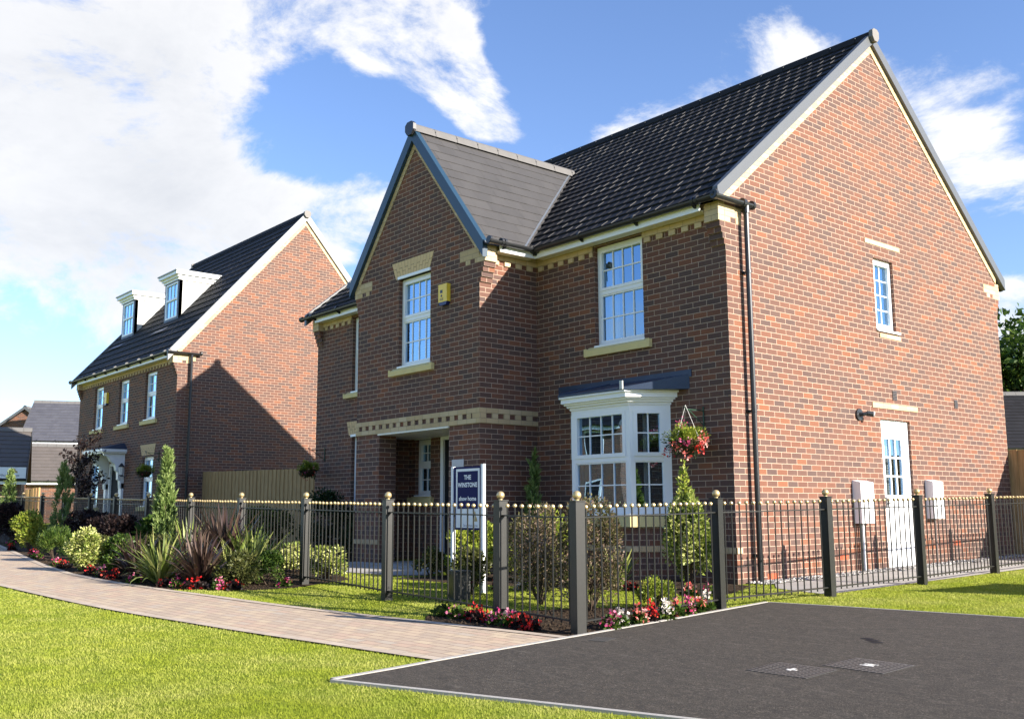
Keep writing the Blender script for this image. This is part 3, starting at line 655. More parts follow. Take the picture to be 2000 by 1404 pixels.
# roofs
def slope(P0,u,W,run,rise,mat,gauge,tw,parent,name,**k):
    S=math.hypot(run[0],run[1],rise) if False else math.sqrt(run[0]**2+run[1]**2+rise**2)
    s=Vector((run[0],run[1],rise))/S; n=Vector(u).cross(s); 
    if n.z<0:n=-n
    b=B(); roof_tiles(b,P0,u,s,n,W,S,gauge,tw,mat,**k); return b,name,parent
b,_,_=slope((XL-.06,-.30,roofz(-.30)-.02),(1,0,0),-XL+.11,(0,RY+.30),(RZ-roofz(-.3)),'tile',.25,.205,H1,'roof',lift=.026,side=.007)
e=D1+.30
b.face([(XL-.06,e,roofz(e)),(.05,e,roofz(e)),(.05,RY,RZ),(XL-.06,RY,RZ)],[(0,0)]*4,'tile')
rf=b.build('roof',H1,label='dark tiled main roof')
b=B(); hexridge(b,(XL-.07,RY,RZ+.0),(.09,RY,RZ+.0),'tile',True,w=.085,h=.06); b.build('ridge_tile',rf)
b=B()
wl=1.19; y0=WY-.06; y1=2.45
for sg in (-1,1):
    xe=WC+sg*1.90; rise=WRS*1.90
    if sg>0: roof_tiles(b,(xe,y0,WRZ-rise),(0,1,0),Vector((-1.90,0,rise)).normalized(),Vector((rise,0,1.90)).normalized(),y1-y0,math.hypot(1.9,rise),.245,.33,'tile2',lift=.012,side=.001)
    else: roof_tiles(b,(xe,y1,WRZ-rise),(0,-1,0),Vector((1.90,0,rise)).normalized(),Vector((-rise,0,1.90)).normalized(),y1-y0,math.hypot(1.9,rise),.245,.33,'tile2',lift=.012,side=.001)
wr=b.build('wing_roof',H1,label='grey tiled roof over the front gable')
b=B(); hexridge(b,(WC,WY-.10,WRZ+.0),(WC,y1,WRZ+.0),'ridge',False,w=.11,h=.08)
hp=[(-.12,-.05),(-.12,.05),(-.06,.10),(.06,.10),(.12,.05),(.12,-.05),(.055,-.13),(-.055,-.13)]
prism(b,F((WC,WY-.10,WRZ),(1,0,0),(0,-1,0)),[(a,z) for a,z in hp][::-1],-.03,.03,'black'); b.build('ridge_tile',wr)
# valley strips
b=B()
for sg in (-1,1):
    xe=WC+sg*1.9; ze=WRZ-WRS*1.9
    # valley: wing roof plane z=WRZ-WRS*|x-WC| meets main z=RZ-RS*(RY-y)
    P=[]
    for t in (0,1):
        x=WC+sg*1.9*(1-t); z=WRZ-WRS*abs(x-WC); y=RY-(RZ-z)/RS; P.append(Vector((x+sg*-.02,y,z+.075)))
    w=Vector((.032*1,0,0)); b.face([P[0]-w,P[0]+w,P[1]+w,P[1]-w],[(0,0)]*4,'valley')
b.build('valley',wr)
# verge trims
b=B()
rake_strip(b,GB,-.20,roofz(-.20),RY,RZ,-.15,.04,-.02,.06,'verge'); b.build('verge',rf); b=B(); rake_strip(b,GB,D1+.28,roofz(D1+.28),RY,RZ,-.15,.04,-.02,.06,'verge'); b.build('verge',rf); b=B()
rake_strip(b,GL,.30,roofz(-.30),-RY,RZ,-.185,.045,-.02,.06,'verge'); rake_strip(b,GL,-D1-.30,roofz(D1+.3),-RY,RZ,-.185,.045,-.02,.06,'verge')
b.build('verge',rf)
b=B()
M['verge_skytint']=plain('grey_verge_sky_tint',(.018,.046,.078),.35,.5,0,.05)  # grey verge plastic with the blue sky reflection put into its colour
for sg in (-1,1): b=B(); rake_strip(b,WF,WC+sg*1.88,WRZ-WRS*1.88,WC,WRZ,-.21,.04,-.02,.075,'verge_skytint'); b.build('verge',wr,label='grey verge of the front gable, tinted blue for the sky it mirrors')
# fascia, soffit, gutters
def eaves(parent,P0,P1,out,z,cream=True,fz=(4.80,4.93)):
    """P0,P1 wall points; out normal vector"""
    u=(Vector(P1)-Vector(P0)); L=u.length; fr=F(P0,u,out); b=B()
    box(b,fr,0,L,.19,.215,fz[0],fz[1],'white'); box(b,fr,0,L,.027,.19,fz[0]+.01,fz[0]+.02,'cream'); b.build('fascia',parent)
    g=B(); gutter(g,fr.p(0,.275,fz[1]+.0),fr.p(L,.275,fz[1]+.0)); 
    k=max(1,int(L/.95))
    for i in range(k+1):
        a=min(L-.05,max(.05,L*i/k)); prism(g,F(fr.p(a,0,0),Vector(out),Vector(u)),[(.215,fz[1]-.09),(.24,fz[1]-.09),(.32,fz[1]-.04),(.32,fz[1]-.02),(.215,fz[1]-.02)],-.012,.012,'black')
    g.build('gutter',parent)
eaves(H1,(WX1+.20,0,0),(-.24,0,0),(0,-1,0),0); eaves(H1,(XL+.225,0,0),(WX0-.2,0,0),(0,-1,0),0)
eaves(H1,(WX1,WY+.225,0),(WX1,-.2,0),(1,0,0),0); eaves(H1,(WX0,-.2,0),(WX0,WY+.225,0),(-1,0,0),0)
for A_,C_ in (((XL-.25,-.275,4.93),(XL+.225,-.275,4.93)),((WX1+.275,WY-.06,4.93),(WX1+.275,WY+.225,4.93)),((WX0-.275,WY-.06,4.93),(WX0-.275,WY+.225,4.93)),((-.0,D1+.30,4.90),(XL,D1+.3,4.90))):
    b=B(); gutter(b,A_,C_); b.build('gutter',H1)
b=B(); gutter(b,(-.24,-.275,4.93),(.10,-.275,4.93)); gutter(b,(.085,-.33,4.93),(.085,.50,4.93))
for y in (.28,): tube(b,[(.085,y-.03,4.925),(.085,y+.03,4.925)],.064,'black',12)
tube(b,[(.085,.34,4.93),(.085,.34,4.80)],.045,'black',12)
b.build('gutter',H1)
downpipe(H1,GB,.34,.085,.02,4.88)
# fittings on the gable wall
b=B(); 
for z in (0,): 
    box(b,GB,3.90,4.02,0,.008,2.60,2.75,'ventgrey')
    for i in range(6): box(b,GB,3.905,4.015,.008,.014,2.61+i*.023,2.622+i*.023,'black')
b.build('air_vent',H1,label='brown air vent above the side door')
b=B(); box(b,GB,5.83,5.94,0,.008,2.60,2.74,'ventgrey')
for i in range(6): box(b,GB,5.835,5.935,.008,.014,2.61+i*.021,2.622+i*.021,'black')
b.build('air_vent',H1,label='brown air vent right of the side door')
b=B(); c=(0,2.93,2.33)
tube(b,[(0,2.93,2.33),(.025,2.93,2.33)],.085,'black',18); tube(b,[(.02,2.93,2.33),(.06,2.95,2.33),(.12,3.02,2.35)],.028,'black',10); tube(b,[(.09,3.0,2.345),(.15,3.07,2.33)],.04,'black',14); wl_=b.build('wall_lamp',H1,smooth=False,label='round black spotlight beside the side door')
b=B(); tube(b,[(.148,3.068,2.331),(.16,3.08,2.328)],.043,'lampglass',14); b.build('lamp_lens',wl_)
for k,(a0,a1,z0,z1,lab) in enumerate(((2.66,3.00,.79,1.34,'white meter box left of the side door'),(4.71,5.02,.84,1.38,'white meter box right of the side door'))):
    b=B(); box(b,GB,a0,a1,.0,.13,z0,z1,'white'); prism(b,F((0,a0,0),(1,0,0),(0,-1,0)),[(0,z1),(.135,z1),(.125,z1+.02),(0,z1+.05)],-(a1-a0),0,'white')
    mb=b.build('meter_box',H1,label=lab)
    b=B(); box(b,GB,a0+.02,a1-.02,.13,.137,z0+.03,z1-.03,'white'); b.build('door',mb)
    b=B(); tube(b,[(.06,a0+.12,z0),(.06,a0+.12,.1)],.018,'white' if k==0 else 'ventgrey',8)
    if k==0: tube(b,[(.06,a0+.07,z0),(.06,a0+.07,.1)],.016,'black',8)
    b.build('meter_pipe',mb)
weeps=[]
for y,z in ((.60,.12),(2.25,.30),(5.5,.42)):
    b=B()
    for i in range(3): box(b,GB,y+i*.075,y+i*.075+.070,0,.003,z,z+.07,'brickred')
    weeps.append(b)
M['brickred']=plain('plain_red_brick',(.40,.10,.05),.85,.2,0,.2,20)
[b.build('weep_brick',H1) for b in weeps]
# alarm box, plaque, bracket
def alarm(h,fr,a0,z0,w=.22,hh=.27):
    b=B(); d=.07; prism(b,fr,[(a0,z0+.05),(a0+w,z0+.05),(a0+w,z0+hh),(a0,z0+hh)],0,d,'yellow')
    o=b.build('alarm_box',h,label='yellow burglar alarm box')
    b=B(); prism(b,fr,[(a0+.03,z0),(a0+w-.03,z0),(a0+w-.003,z0+.05),(a0+.003,z0+.05)],0,d-.004,'navy'); b.build('alarm_base',o)
    b=B()
    box(b,fr,a0+.05,a0+.11,d,d+.003,z0+.19,z0+.24,'black'); box(b,fr,a0+.065,a0+.10,d,d+.003,z0+.13,z0+.165,'black')
    for i in range(3): box(b,fr,a0+.04,a0+.13,d,d+.002,z0+.075+i*.014,z0+.081+i*.014,'black')
    b.build('marking',o)
alarm(H1,WF,-4.60,4.12,.22,.33)
b=B(); box(b,WF,-4.31,-4.02,0,.01,1.54,1.74,'steelplate'); M['steelplate']=plain('brushed_plaque',(.32,.33,.38),.3,.5,.4); b.build('name_plaque',H1,label='small grey metal plaque behind the sign board')
def bracket(h,x,y,z,dirv=(0,-1,0),L=.36,lab='green iron hanging-basket bracket'):
    b=B(); d=Vector(dirv); P=Vector((x,y,z))
    tube(b,[P+d*.012+Vector((0,0,.05)),P+d*.012-Vector((0,0,.22))],.010,'metalgreen',6); tube(b,[P+d*.01,P+d*L,P+d*(L+.02)+Vector((0,0,.03)),P+d*L+Vector((0,0,.055)),P+d*(L-.02)+Vector((0,0,.03))],.007,'metalgreen',6); tube(b,[P+d*.01-Vector((0,0,.19)),P+d*(L-.05)],.006,'metalgreen',6)
    return b.build('basket_bracket',h,label=lab)
bracket(H1,-.44,0,2.24); bracket(H1,-10.08,0,2.20)
# ================================================================= SECOND HOUSE
X2,Y2,Z2=-18.065,.048,.266; D2=7.30; W2=8.10
H2=empty('brick_house',(X2-4,Y2+3.6,Z2),'second brick house along the path, with two white dormers and white door canopy','house')
f2=F((X2,Y2,Z2),(1,0,0),(0,-1,0)); g2=F((X2,Y2,Z2),(0,1,0),(1,0,0)); g2l=F((X2-W2,Y2,Z2),(0,-1,0),(-1,0,0)); k2=F((X2,Y2+D2,Z2),(-1,0,0),(0,1,0))
R2Z=9.43; R2Y=3.66; R2S=1.145
def rz2(y): return R2Z-R2S*abs(y-R2Y)
b=B()
wall(b,g2,[(0,-.4),(D2,-.4),(D2,rz2(D2)-.2),(R2Y,R2Z-.22),(0,rz2(0)-.2)],[],'brick',1.0)
wall(b,g2l,[(-D2,-.4),(0,-.4),(0,rz2(0)-.2),(-R2Y,R2Z-.22),(-D2,rz2(D2)-.2)],[],'brick')
w2=[(-6.66,-5.85,3.29,4.60),(-4.43,-3.62,3.29,4.60),(-2.31,-1.45,3.29,4.61)]; gw=[(-6.73,-5.87,.90,2.24),(-2.26,-1.41,.90,2.24)]; dr=(-4.85,-3.90,.0,2.15)
wall(b,f2,[(-W2,-.4),(0,-.4),(0,4.88),(-W2,4.88)],w2+gw+[dr],'brick')
wall(b,k2,[(0,-.4),(W2,-.4),(W2,4.88),(0,4.88)],[],'brick')
corbel(b,g2,0,-1,top=rz2(-.13)-.2-4.65,step=.028); corbel(b,g2,D2,1,top=.2); corbel(b,g2l,0,1,top=rz2(-.13)-.2-4.65,step=.028)
b.build('wall',H2)
b=B(); buffquoin(b,g2,0,1,.48); b.build('quoin',H2)
for e in (-.02,D2+.02): b=B(); rake_strip(b,g2,e,rz2(e),R2Y,R2Z,-.36,-.205,0,.012,'buff'); b.build('verge_strip',H2)
b=B(); dentils(b,f2,-W2+.225,-.225,4.65,phase=.05,courses_above=3); b.build('dentil_course',H2)
for w in w2: window(H2,f2,*w,cols=3,fill='sheer',sill=(w[0]-.16,w[1]+.16,3.14,3.27))
for w in gw: window(H2,f2,*w,cols=3,fill='curtain',sill=(w[0]-.16,w[1]+.16,.76,.89)); flat_arch(H2,f2,w[0]-.03,w[1]+.03,w[0]-.2,w[1]+.12,2.28,2.58)
# door + canopy
b=B(); box(b,f2,-4.85,-4.77,-.1,.03,0,2.15,'white'); box(b,f2,-3.98,-3.90,-.1,.03,0,2.15,'white'); box(b,f2,-4.77,-3.98,-.1,.03,2.07,2.15,'white'); pf=b.build('front_door',H2,label='dark front door between white pilasters')
b=B(); box(b,f2,-4.77,-3.98,-.09,-.03,0,2.07,'dark'); b.build('door_leaf',pf)
b=B()
for a in (-5.12,-3.80):
    box(b,f2,a,a+.16,0,.07,-.1,1.55,'white')
    pr_=[(0,1.4),(.10,1.4),(.12,1.62),(.17,1.66),(.18,1.86),(.24,1.92),(.27,2.08),(.40,2.18),(.47,2.30),(.60,2.34),(.60,2.40),(0,2.40)]
    prism(b,F(f2.p(a,0,0)+Vector((.0,0,0)),(0,-1,0),(-1,0,0)),pr_,-.16,0,'white')
cn=b.build('door_canopy',H2,label='white door canopy on shaped brackets with a lead roof')
b=B(); box(b,f2,-5.22,-3.54,0,.66,2.40,2.44,'white'); box(b,f2,-5.27,-3.49,0,.71,2.44,2.52,'white'); b.build('cornice',cn)
b=B(); P=f2.p
b.face([P(-5.28,.72,2.525),P(-3.48,.72,2.525),P(-3.75,0,2.72),P(-5.0,0,2.72)],[(0,0)]*4,'lead'); b.face([P(-3.48,.72,2.525),P(-3.48,0,2.525),P(-3.75,0,2.72)],[(0,0)]*3,'lead'); b.face([P(-5.28,0,2.525),P(-5.28,.72,2.525),P(-5.0,0,2.72)],[(0,0)]*3,'lead'); b.build('lead_roof',cn)
b=B(); c=f2.p(-3.42,.16,1.88); tube(b,[f2.p(-3.42,0,1.78),f2.p(-3.42,.05,1.72),f2.p(-3.42,.16,1.76)],.014,'black',6); tube(b,[c+Vector((0,0,.13)),c+Vector((0,0,.24))],.10,'black',8,r1=.012); tube(b,[c-Vector((0,0,.14)),c-Vector((0,0,.10))],.02,'black',8,r1=.07); wl_=b.build('wall_lamp',H2,label='black lantern beside the canopied door')
b=B(); tube(b,[c-Vector((0,0,.10)),c+Vector((0,0,.13))],.065,'lampglass',8,r1=.085); b.build('lamp_glass',wl_)
alarm(H2,f2,-5.58,3.96,.24,.38)
b=B(); box(b,f2,-5.30,-5.20,0,.01,1.35,1.55,'white'); b.build('name_plaque',H2)
# roof 2
b=B(); y=-.30; S=math.sqrt((R2Y+.3)**2+(R2Z-rz2(-.3))**2); s=Vector((0,R2Y+.3,R2Z-rz2(-.3)))/S
roof_tiles(b,(X2-W2-.06,Y2-.30,Z2+rz2(-.30)-.02),(1,0,0),s,Vector((0,-s.z,s.y)),W2+.11,S,.34,.42,'tile',lift=.03,side=.004)
e=D2+.3; b.face([(X2-W2-.06,Y2+e,Z2+rz2(e)),(X2+.05,Y2+e,Z2+rz2(e)),(X2+.05,Y2+R2Y,Z2+R2Z),(X2-W2-.06,Y2+R2Y,Z2+R2Z)],[(0,0)]*4,'tile')
rf=b.build('roof',H2,label='dark tiled roof')
b=B(); hexridge(b,(X2-W2-.07,Y2+R2Y,Z2+R2Z),(X2+.08,Y2+R2Y,Z2+R2Z),'tile',True,w=.095,h=.065); b.build('ridge_tile',rf)
M['vergelight']=plain('light_grey_verge',(.20,.20,.195),.45,.4)
b=B()
for fr,sg in ((g2,1),(g2l,-1)):
    b=B(); rake_strip(b,fr,-.30*sg,rz2(-.30),R2Y*sg,R2Z,-.21,.05,-.02,.06,'vergelight'); rake_strip(b,fr,(D2+.30)*sg,rz2(D2+.3),R2Y*sg,R2Z,-.21,.05,-.02,.06,'vergelight')
    b.build('verge',rf)
eaves(H2,f2.p(-W2+.22,0,0),f2.p(-.22,0,0),(0,-1,0),0)
b=B(); gutter(b,f2.p(-W2-.25,.275,4.93),f2.p(-W2+.22,.275,4.93)); b.build('gutter',H2); b=B(); gutter(b,f2.p(-.22,.275,4.93),f2.p(.1,.275,4.93)); gutter(b,f2.p(.09,.33,4.93),f2.p(.09,-.62,4.93)); b.build('gutter',H2)
downpipe(H2,g2,.34,.085,.0,4.88)
# dormers
for (a0,a1) in ((-3.80,-2.70),(-7.50,-6.36)):
    fy=1.0; fd=F(f2.p(0,-fy,0),(1,0,0),(0,-1,0)); zb=rz2(1.0); zt=7.55
    b=B(); yb=R2Y-(R2Z-zt)/R2S
    for a,dd in ((a0,0),(a1,0)):
        q=[f2.p(a,-fy,zb-.02),f2.p(a,-yb-.05,zt),f2.p(a,-fy,zt)]
        b.face(q if a==a0 else q[::-1],[(0,0)]*3,'render')
    box(b,fd,a0,a0+.10,-.1,.0,zb-.05,zt,'lead'); box(b,fd,a1-.10,a1,-.1,.0,zb-.05,zt,'lead')
    box(b,fd,a0+.1,a1-.1,-.1,.0,zt-.03,zt,'lead'); box(b,fd,a0+.1,a1-.1,-.1,.004,zb-.12,zb+.06,'lead')
    dm=b.build('dormer',H2,label='white-topped dormer with grey cheeks, '+('nearer the gable' if a0>-5 else 'farther along the roof'))
    b=B(); z=zt
    for o,h0,h1 in ((.04,0,.07),(.09,.07,.14),(.16,.14,.23)):
        box(b,fd,a0-o,a1+o,-(yb-fy)-.25,o,z+h0,z+h1,'white')
    b.build('cornice',dm)
    b=B(); box(b,fd,a0-.19,a1+.19,-(yb-fy)-.45,.19,z+.23,z+.265,'leadlight'); M.setdefault('leadlight',plain('weathered_lead',(.33,.36,.38),.5)); b.build('flat_roof',dm)
    b=B(); b.face([f2.p(a0+.1,-fy+.02,zb-.1),f2.p(a1-.1,-fy+.02,zb-.1),f2.p(a1-.0,-fy+.42,zb-.48+.06),f2.p(a0-.0,-fy+.42,zb-.48+.06)][::-1],[(0,0)]*4,'lead'); b.build('lead_apron',dm)
    # dormer window
    b=B(); A0,A1,z0,z1=a0+.10,a1-.10,zb+.06,zt-.03; w=.05
    box(b,fd,A0,A0+w,-.08,.01,z0,z1,'white'); box(b,fd,A1-w,A1,-.08,.01,z0,z1,'white'); box(b,fd,A0+w,A1-w,-.08,.01,z1-w,z1,'white'); box(b,fd,A0+w,A1-w,-.08,.01,z0,z0+w,'white'); zm=(z0+z1)/2+.03; box(b,fd,A0+w,A1-w,-.08,.01,zm-.03,zm+.03,'white')
    for i in (1,2): 
        x=A0+w+(A1-A0-2*w)*i/3; box(b,fd,x-.009,x+.009,-.05,-.01,z0+w,zm-.03,'white'); box(b,fd,x-.009,x+.009,-.05,-.01,zm+.03,z1-w,'white')
    wn=b.build('window',dm)
    g=B(); g.face([fd.p(A0+w,-.03,z0+w),fd.p(A1-w,-.03,z0+w),fd.p(A1-w,-.03,z1-w),fd.p(A0+w,-.03,z1-w)],[(0,0)]*4,'glass'); box(g,fd,A0,A1,-.5,-.45,z0-.3,z1,'curtain'); g.build('pane',dm)
bracket(H2,X2-1.0,Y2,Z2+2.30,lab='iron hanging-basket bracket'); bracket(H2,X2-7.6,Y2,Z2+2.20,lab='iron hanging-basket bracket')
# ================================================================= GROUND
def sheet(name,poly,mat,off,step=.6,uvrot=0.0,kind='structure',holes=None,label=None):
    xs=[p[0] for p in poly]; ys=[p[1] for p in poly]
    pts=[]; 
    n=len(poly); dense=[]
    for i in range(n):
        p,q=poly[i],poly[(i+1)%n]; L=math.hypot(q[0]-p[0],q[1]-p[1]); k=max(1,int(L/step))
        for j in range(k): dense.append(Vector((p[0]+(q[0]-p[0])*j/k,p[1]+(q[1]-p[1])*j/k)))
    m=len(dense); edges=[(i,(i+1)%m) for i in range(m)]; ext=[]
    def inside(x,y):
        c=False
        for i in range(n):
            (x0,y0),(x1,y1)=poly[i],poly[(i+1)%n]
            if (y0>y)!=(y1>y) and x<(x1-x0)*(y-y0)/(y1-y0)+x0: c=not c
        return c
    x=min(xs)
    while x<max(xs):
        y=min(ys)
        while y<max(ys):
            if inside(x,y): ext.append(Vector((x+.013,y+.007)))
            y+=step
        x+=step
    r=delaunay_2d_cdt(dense+ext,edges,[],1,1e-5)
    b=B(); c,s=math.cos(uvrot),math.sin(uvrot)
    for f in r[2]:
        q=[r[0][i] for i in f]
        if sum((q[i].x*q[(i+1)%len(q)].y-q[(i+1)%len(q)].x*q[i].y) for i in range(len(q)))<0: q=q[::-1]
        mx=sum(v.x for v in q)/len(q); my=sum(v.y for v in q)/len(q)
        if not inside(mx,my): continue
        b.face([(v.x,v.y,G(v.x,v.y)+off) for v in q],[(v.x*c+v.y*s,-v.x*s+v.y*c) for v in q],mat)
    o=b.build(name,smooth=False); o['kind']=kind
    if label:o['label']=label
    return o
# base ground
gx=[-400,-200,-100,-60,-40]+[-30+i for i in range(0,46)]+[18,25,40,80,200]; gy=[-300,-120,-60,-30,-20]+[-14+i for i in range(0,32)]+[22,30,50,100,250,500]
b=B()
for i in range(len(gx)-1):
    for j in range(len(gy)-1):
        q=[(gx[i],gy[j]),(gx[i+1],gy[j]),(gx[i+1],gy[j+1]),(gx[i],gy[j+1])]
        b.face([(x,y,G(x,y)) for x,y in q],q,'grass')
o=b.build('ground'); o['kind']='structure'; o['label']='mown lawn ground'
near=[(-24,-7.4),(-16,-7.1),(-9.5,-6.95),(-6.065,-6.84),(-4.662,-6.79),(-3.455,-6.735),(-2.551,-6.67),(-1.827,-6.59),(-1.205,-6.50),(-0.431,-6.40),(0.204,-6.30),(0.732,-6.21),(1.308,-6.12),(1.659,-6.06),(2.062,-5.985)]
far=[(1.89,-4.56),(1.294,-4.66),(0.841,-4.75),(0.215,-4.85),(-0.299,-4.95),(-1.039,-5.08),(-1.63,-5.17),(-2.349,-5.25),(-3.096,-5.32),(-3.871,-5.42),(-5.246,-5.54),(-6.263,-5.57),(-7.303,-5.56),(-8.845,-5.42),(-10.895,-5.16),(-12.854,-4.87),(-14.8,-4.60),(-17,-4.3),(-24,-4.0)]
path=near+far
sheet('block_path',path,'pave',.008,.6,R(4))
def strip(pl,w,side):
    out=[]
    for i,(x,y) in enumerate(pl):
        a=pl[max(0,i-1)]; c=pl[min(len(pl)-1,i+1)]; dx,dy=c[0]-a[0],c[1]-a[1]; L=math.hypot(dx,dy); out.append((x-dy/L*w*side,y+dx/L*w*side))
    return out
def ribbon(name,pl,w,side,mat,off,thick=0,kind='structure'):
    b=B(); o2=strip(pl,w,side); s=0
    for i in range(len(pl)-1):
        L=math.hypot(pl[i+1][0]-pl[i][0],pl[i+1][1]-pl[i][1]); k=max(1,int(L/.5))
        for j in range(k):
            f0,f1=j/k,(j+1)/k
            lp=lambda A,C,f:(A[0]+(C[0]-A[0])*f,A[1]+(C[1]-A[1])*f)
            q=[lp(pl[i],pl[i+1],f0),lp(pl[i],pl[i+1],f1),lp(o2[i],o2[i+1],f1),lp(o2[i],o2[i+1],f0)]
            u=[(s+L*f0,0),(s+L*f1,0),(s+L*f1,w),(s+L*f0,w)]
            P=[(x,y,G(x,y)+off) for x,y in q]
            if side<0: P=P[::-1]; u=u[::-1]
            b.face(P,u,mat)
            if thick:
                for e in (0,2):
                    a,c=P[e],P[e+1]; b.face([c,a,(a[0],a[1],a[2]-thick),(c[0],c[1],c[2]-thick)],[(0,0)]*4,mat)
        s+=L
    o=b.build(name); o['kind']=kind; return o
ribbon('path_edging',near,.10,1,'edge',.013); ribbon('path_edging',far,.10,1,'edge',.013)
asph=[(2.189,-6.873),(2.128,-6.376),(2.067,-5.988),(1.982,-5.35),(1.887,-4.541),(1.75,-3.45),(1.60,-2.36),(1.47,-1.45),(1.9,-1.33),(2.456,-1.205),(3.142,-1.06),(3.9,-.90),(7.5,-.15),(16,1.6),(16,-2.5),(8.4,-4.53),(4.185,-6.118),(3.407,-6.407),(2.502,-6.751)]
sheet('asphalt_drive',asph,'asphalt',.012,.6)
ribbon('kerb',[(2.189,-6.873),(2.128,-6.376),(2.067,-5.988),(1.982,-5.35),(1.887,-4.541),(1.75,-3.45),(1.60,-2.36),(1.47,-1.45)],.04,1,'concrete',.018,.03)
ribbon('kerb',[(1.47,-1.45),(1.9,-1.33),(2.456,-1.205),(3.142,-1.06),(3.9,-.90),(7.5,-.15),(16,1.6)],.028,1,'concrete',.014,.03)
ribbon('kerb',[(2.189,-6.873),(2.502,-6.751),(3.407,-6.407),(4.185,-6.118),(8.4,-4.53),(16,-2.5)],.04,-1,'concrete',.018,.03)
# soil beds
sheet('planting_bed',[(-24,-4.0),(-17,-4.3),(-14.8,-4.6),(-12.854,-4.87),(-10.895,-5.16),(-8.845,-5.42),(-7.303,-5.56),(-6.263,-5.57),(-5.246,-5.54),(-4.2,-5.42),(-3.9,-5.1),(-3.45,-4.75),(-3.35,-4.2),(-3.6,-3.75),(-3.9,-3.1),(-5.2,-2.6),(-8,-2.9),(-12,-2.6),(-17,-2.2),(-24,-1.8)],'soil',.005,.8)
sheet('planting_bed',[(1.86,-4.50),(1.294,-4.62),(0.841,-4.70),(0.215,-4.80),(-.05,-4.6),(.15,-4.1),(.45,-3.2),(.9,-2.5),(1.25,-2.1),(1.52,-2.2),(1.60,-2.6),(1.73,-3.45)],'soil',.005,.5)
sheet('planting_bed',[(-3.5,-.05),(-3.5,-1.2),(-3.7,-2.6),(-2.4,-2.4),(-1.2,-1.9),(-.4,-1.55),(.3,-1.45),(.65,-1.0),(.3,-.05)],'soil',.005,.5)
sheet('planting_bed',[(-10.2,-.1),(-10.2,-1.2),(-8.2,-1.1),(-7.1,-1.35),(-6.9,-1.2),(-7.0,-.1)],'soil',.005,.5)
# paving behind the railings
sheet('paving',[(-7.2,-2.75),(-5.6,-2.6),(-4.1,-2.35),(-3.75,-2.0),(-4.2,-1.3),(-4.35,-.2),(-6.35,-.2),(-6.6,-1.5),(-7.4,-2.0),(-9.8,-2.3),(-9.8,-2.9)],'slab',.010,.5)
sheet('paving',[(.28,.35),(.62,-.1),(1.40,-.30),(1.36,8.5),(.28,8.5)],'slab',.006,.5)
sheet('gravel_strip',[(.0,.15),(.30,.18),(.30,8.5),(.0,8.5)],'gravel',.014,.4)
# ---- grass blades (mesh, one object per lawn)
def inpoly(P,poly):
    x,y=P[:,0],P[:,1]; c=np.zeros(len(P),bool); n=len(poly)
    for i in range(n):
        (x0,y0),(x1,y1)=poly[i],poly[(i+1)%n]
        if y0==y1: continue
        m=((y0>y)!=(y1>y))&(x<(x1-x0)*(y-y0)/(y1-y0)+x0); c^=m
    return c
def Gn(x,y):
    x=np.clip(x,-27,12);y=np.clip(y,-12,10)
    return 0.0837681-0.01132417*x+0.0136745*y+0.000135898*x*x+0.000631628*x*y+0.0000514916*y*y
def npmesh(name,V,Fc,UV,mats,mi=None,parent=None,origin=(0,0,0),kind=None,label=None,smooth=False):
    """V (n,3) world, Fc (m,k) int, UV (m*k,2)"""
    me=bpy.data.meshes.new(name); V=np.asarray(V,dtype=np.float32)-np.array(origin,dtype=np.float32)
    m,k=Fc.shape
    me.vertices.add(len(V)); me.vertices.foreach_set('co',V.ravel())
    me.loops.add(m*k); me.loops.foreach_set('vertex_index',Fc.astype(np.int32).ravel())
    me.polygons.add(m); me.polygons.foreach_set('loop_start',np.arange(0,m*k,k,dtype=np.int32)); me.polygons.foreach_set('loop_total',np.full(m,k,dtype=np.int32))
    uvl=me.uv_layers.new(name='UVMap'); uvl.data.foreach_set('uv',np.asarray(UV,dtype=np.float32).ravel())
    for t_ in mats: me.materials.append(M[t_])
    if mi is not None: me.polygons.foreach_set('material_index',mi.astype(np.int32))
    if smooth: me.polygons.foreach_set('use_smooth',np.ones(m,bool))
    me.update(calc_edges=True); me.validate()
    o=bpy.data.objects.new(name,me); COL.objects.link(o)
    if parent is not None: o.parent=parent
    if kind:o['kind']=kind
    if label:o['label']=label
    return o
CAM=np.array([7.7188,-10.1139])
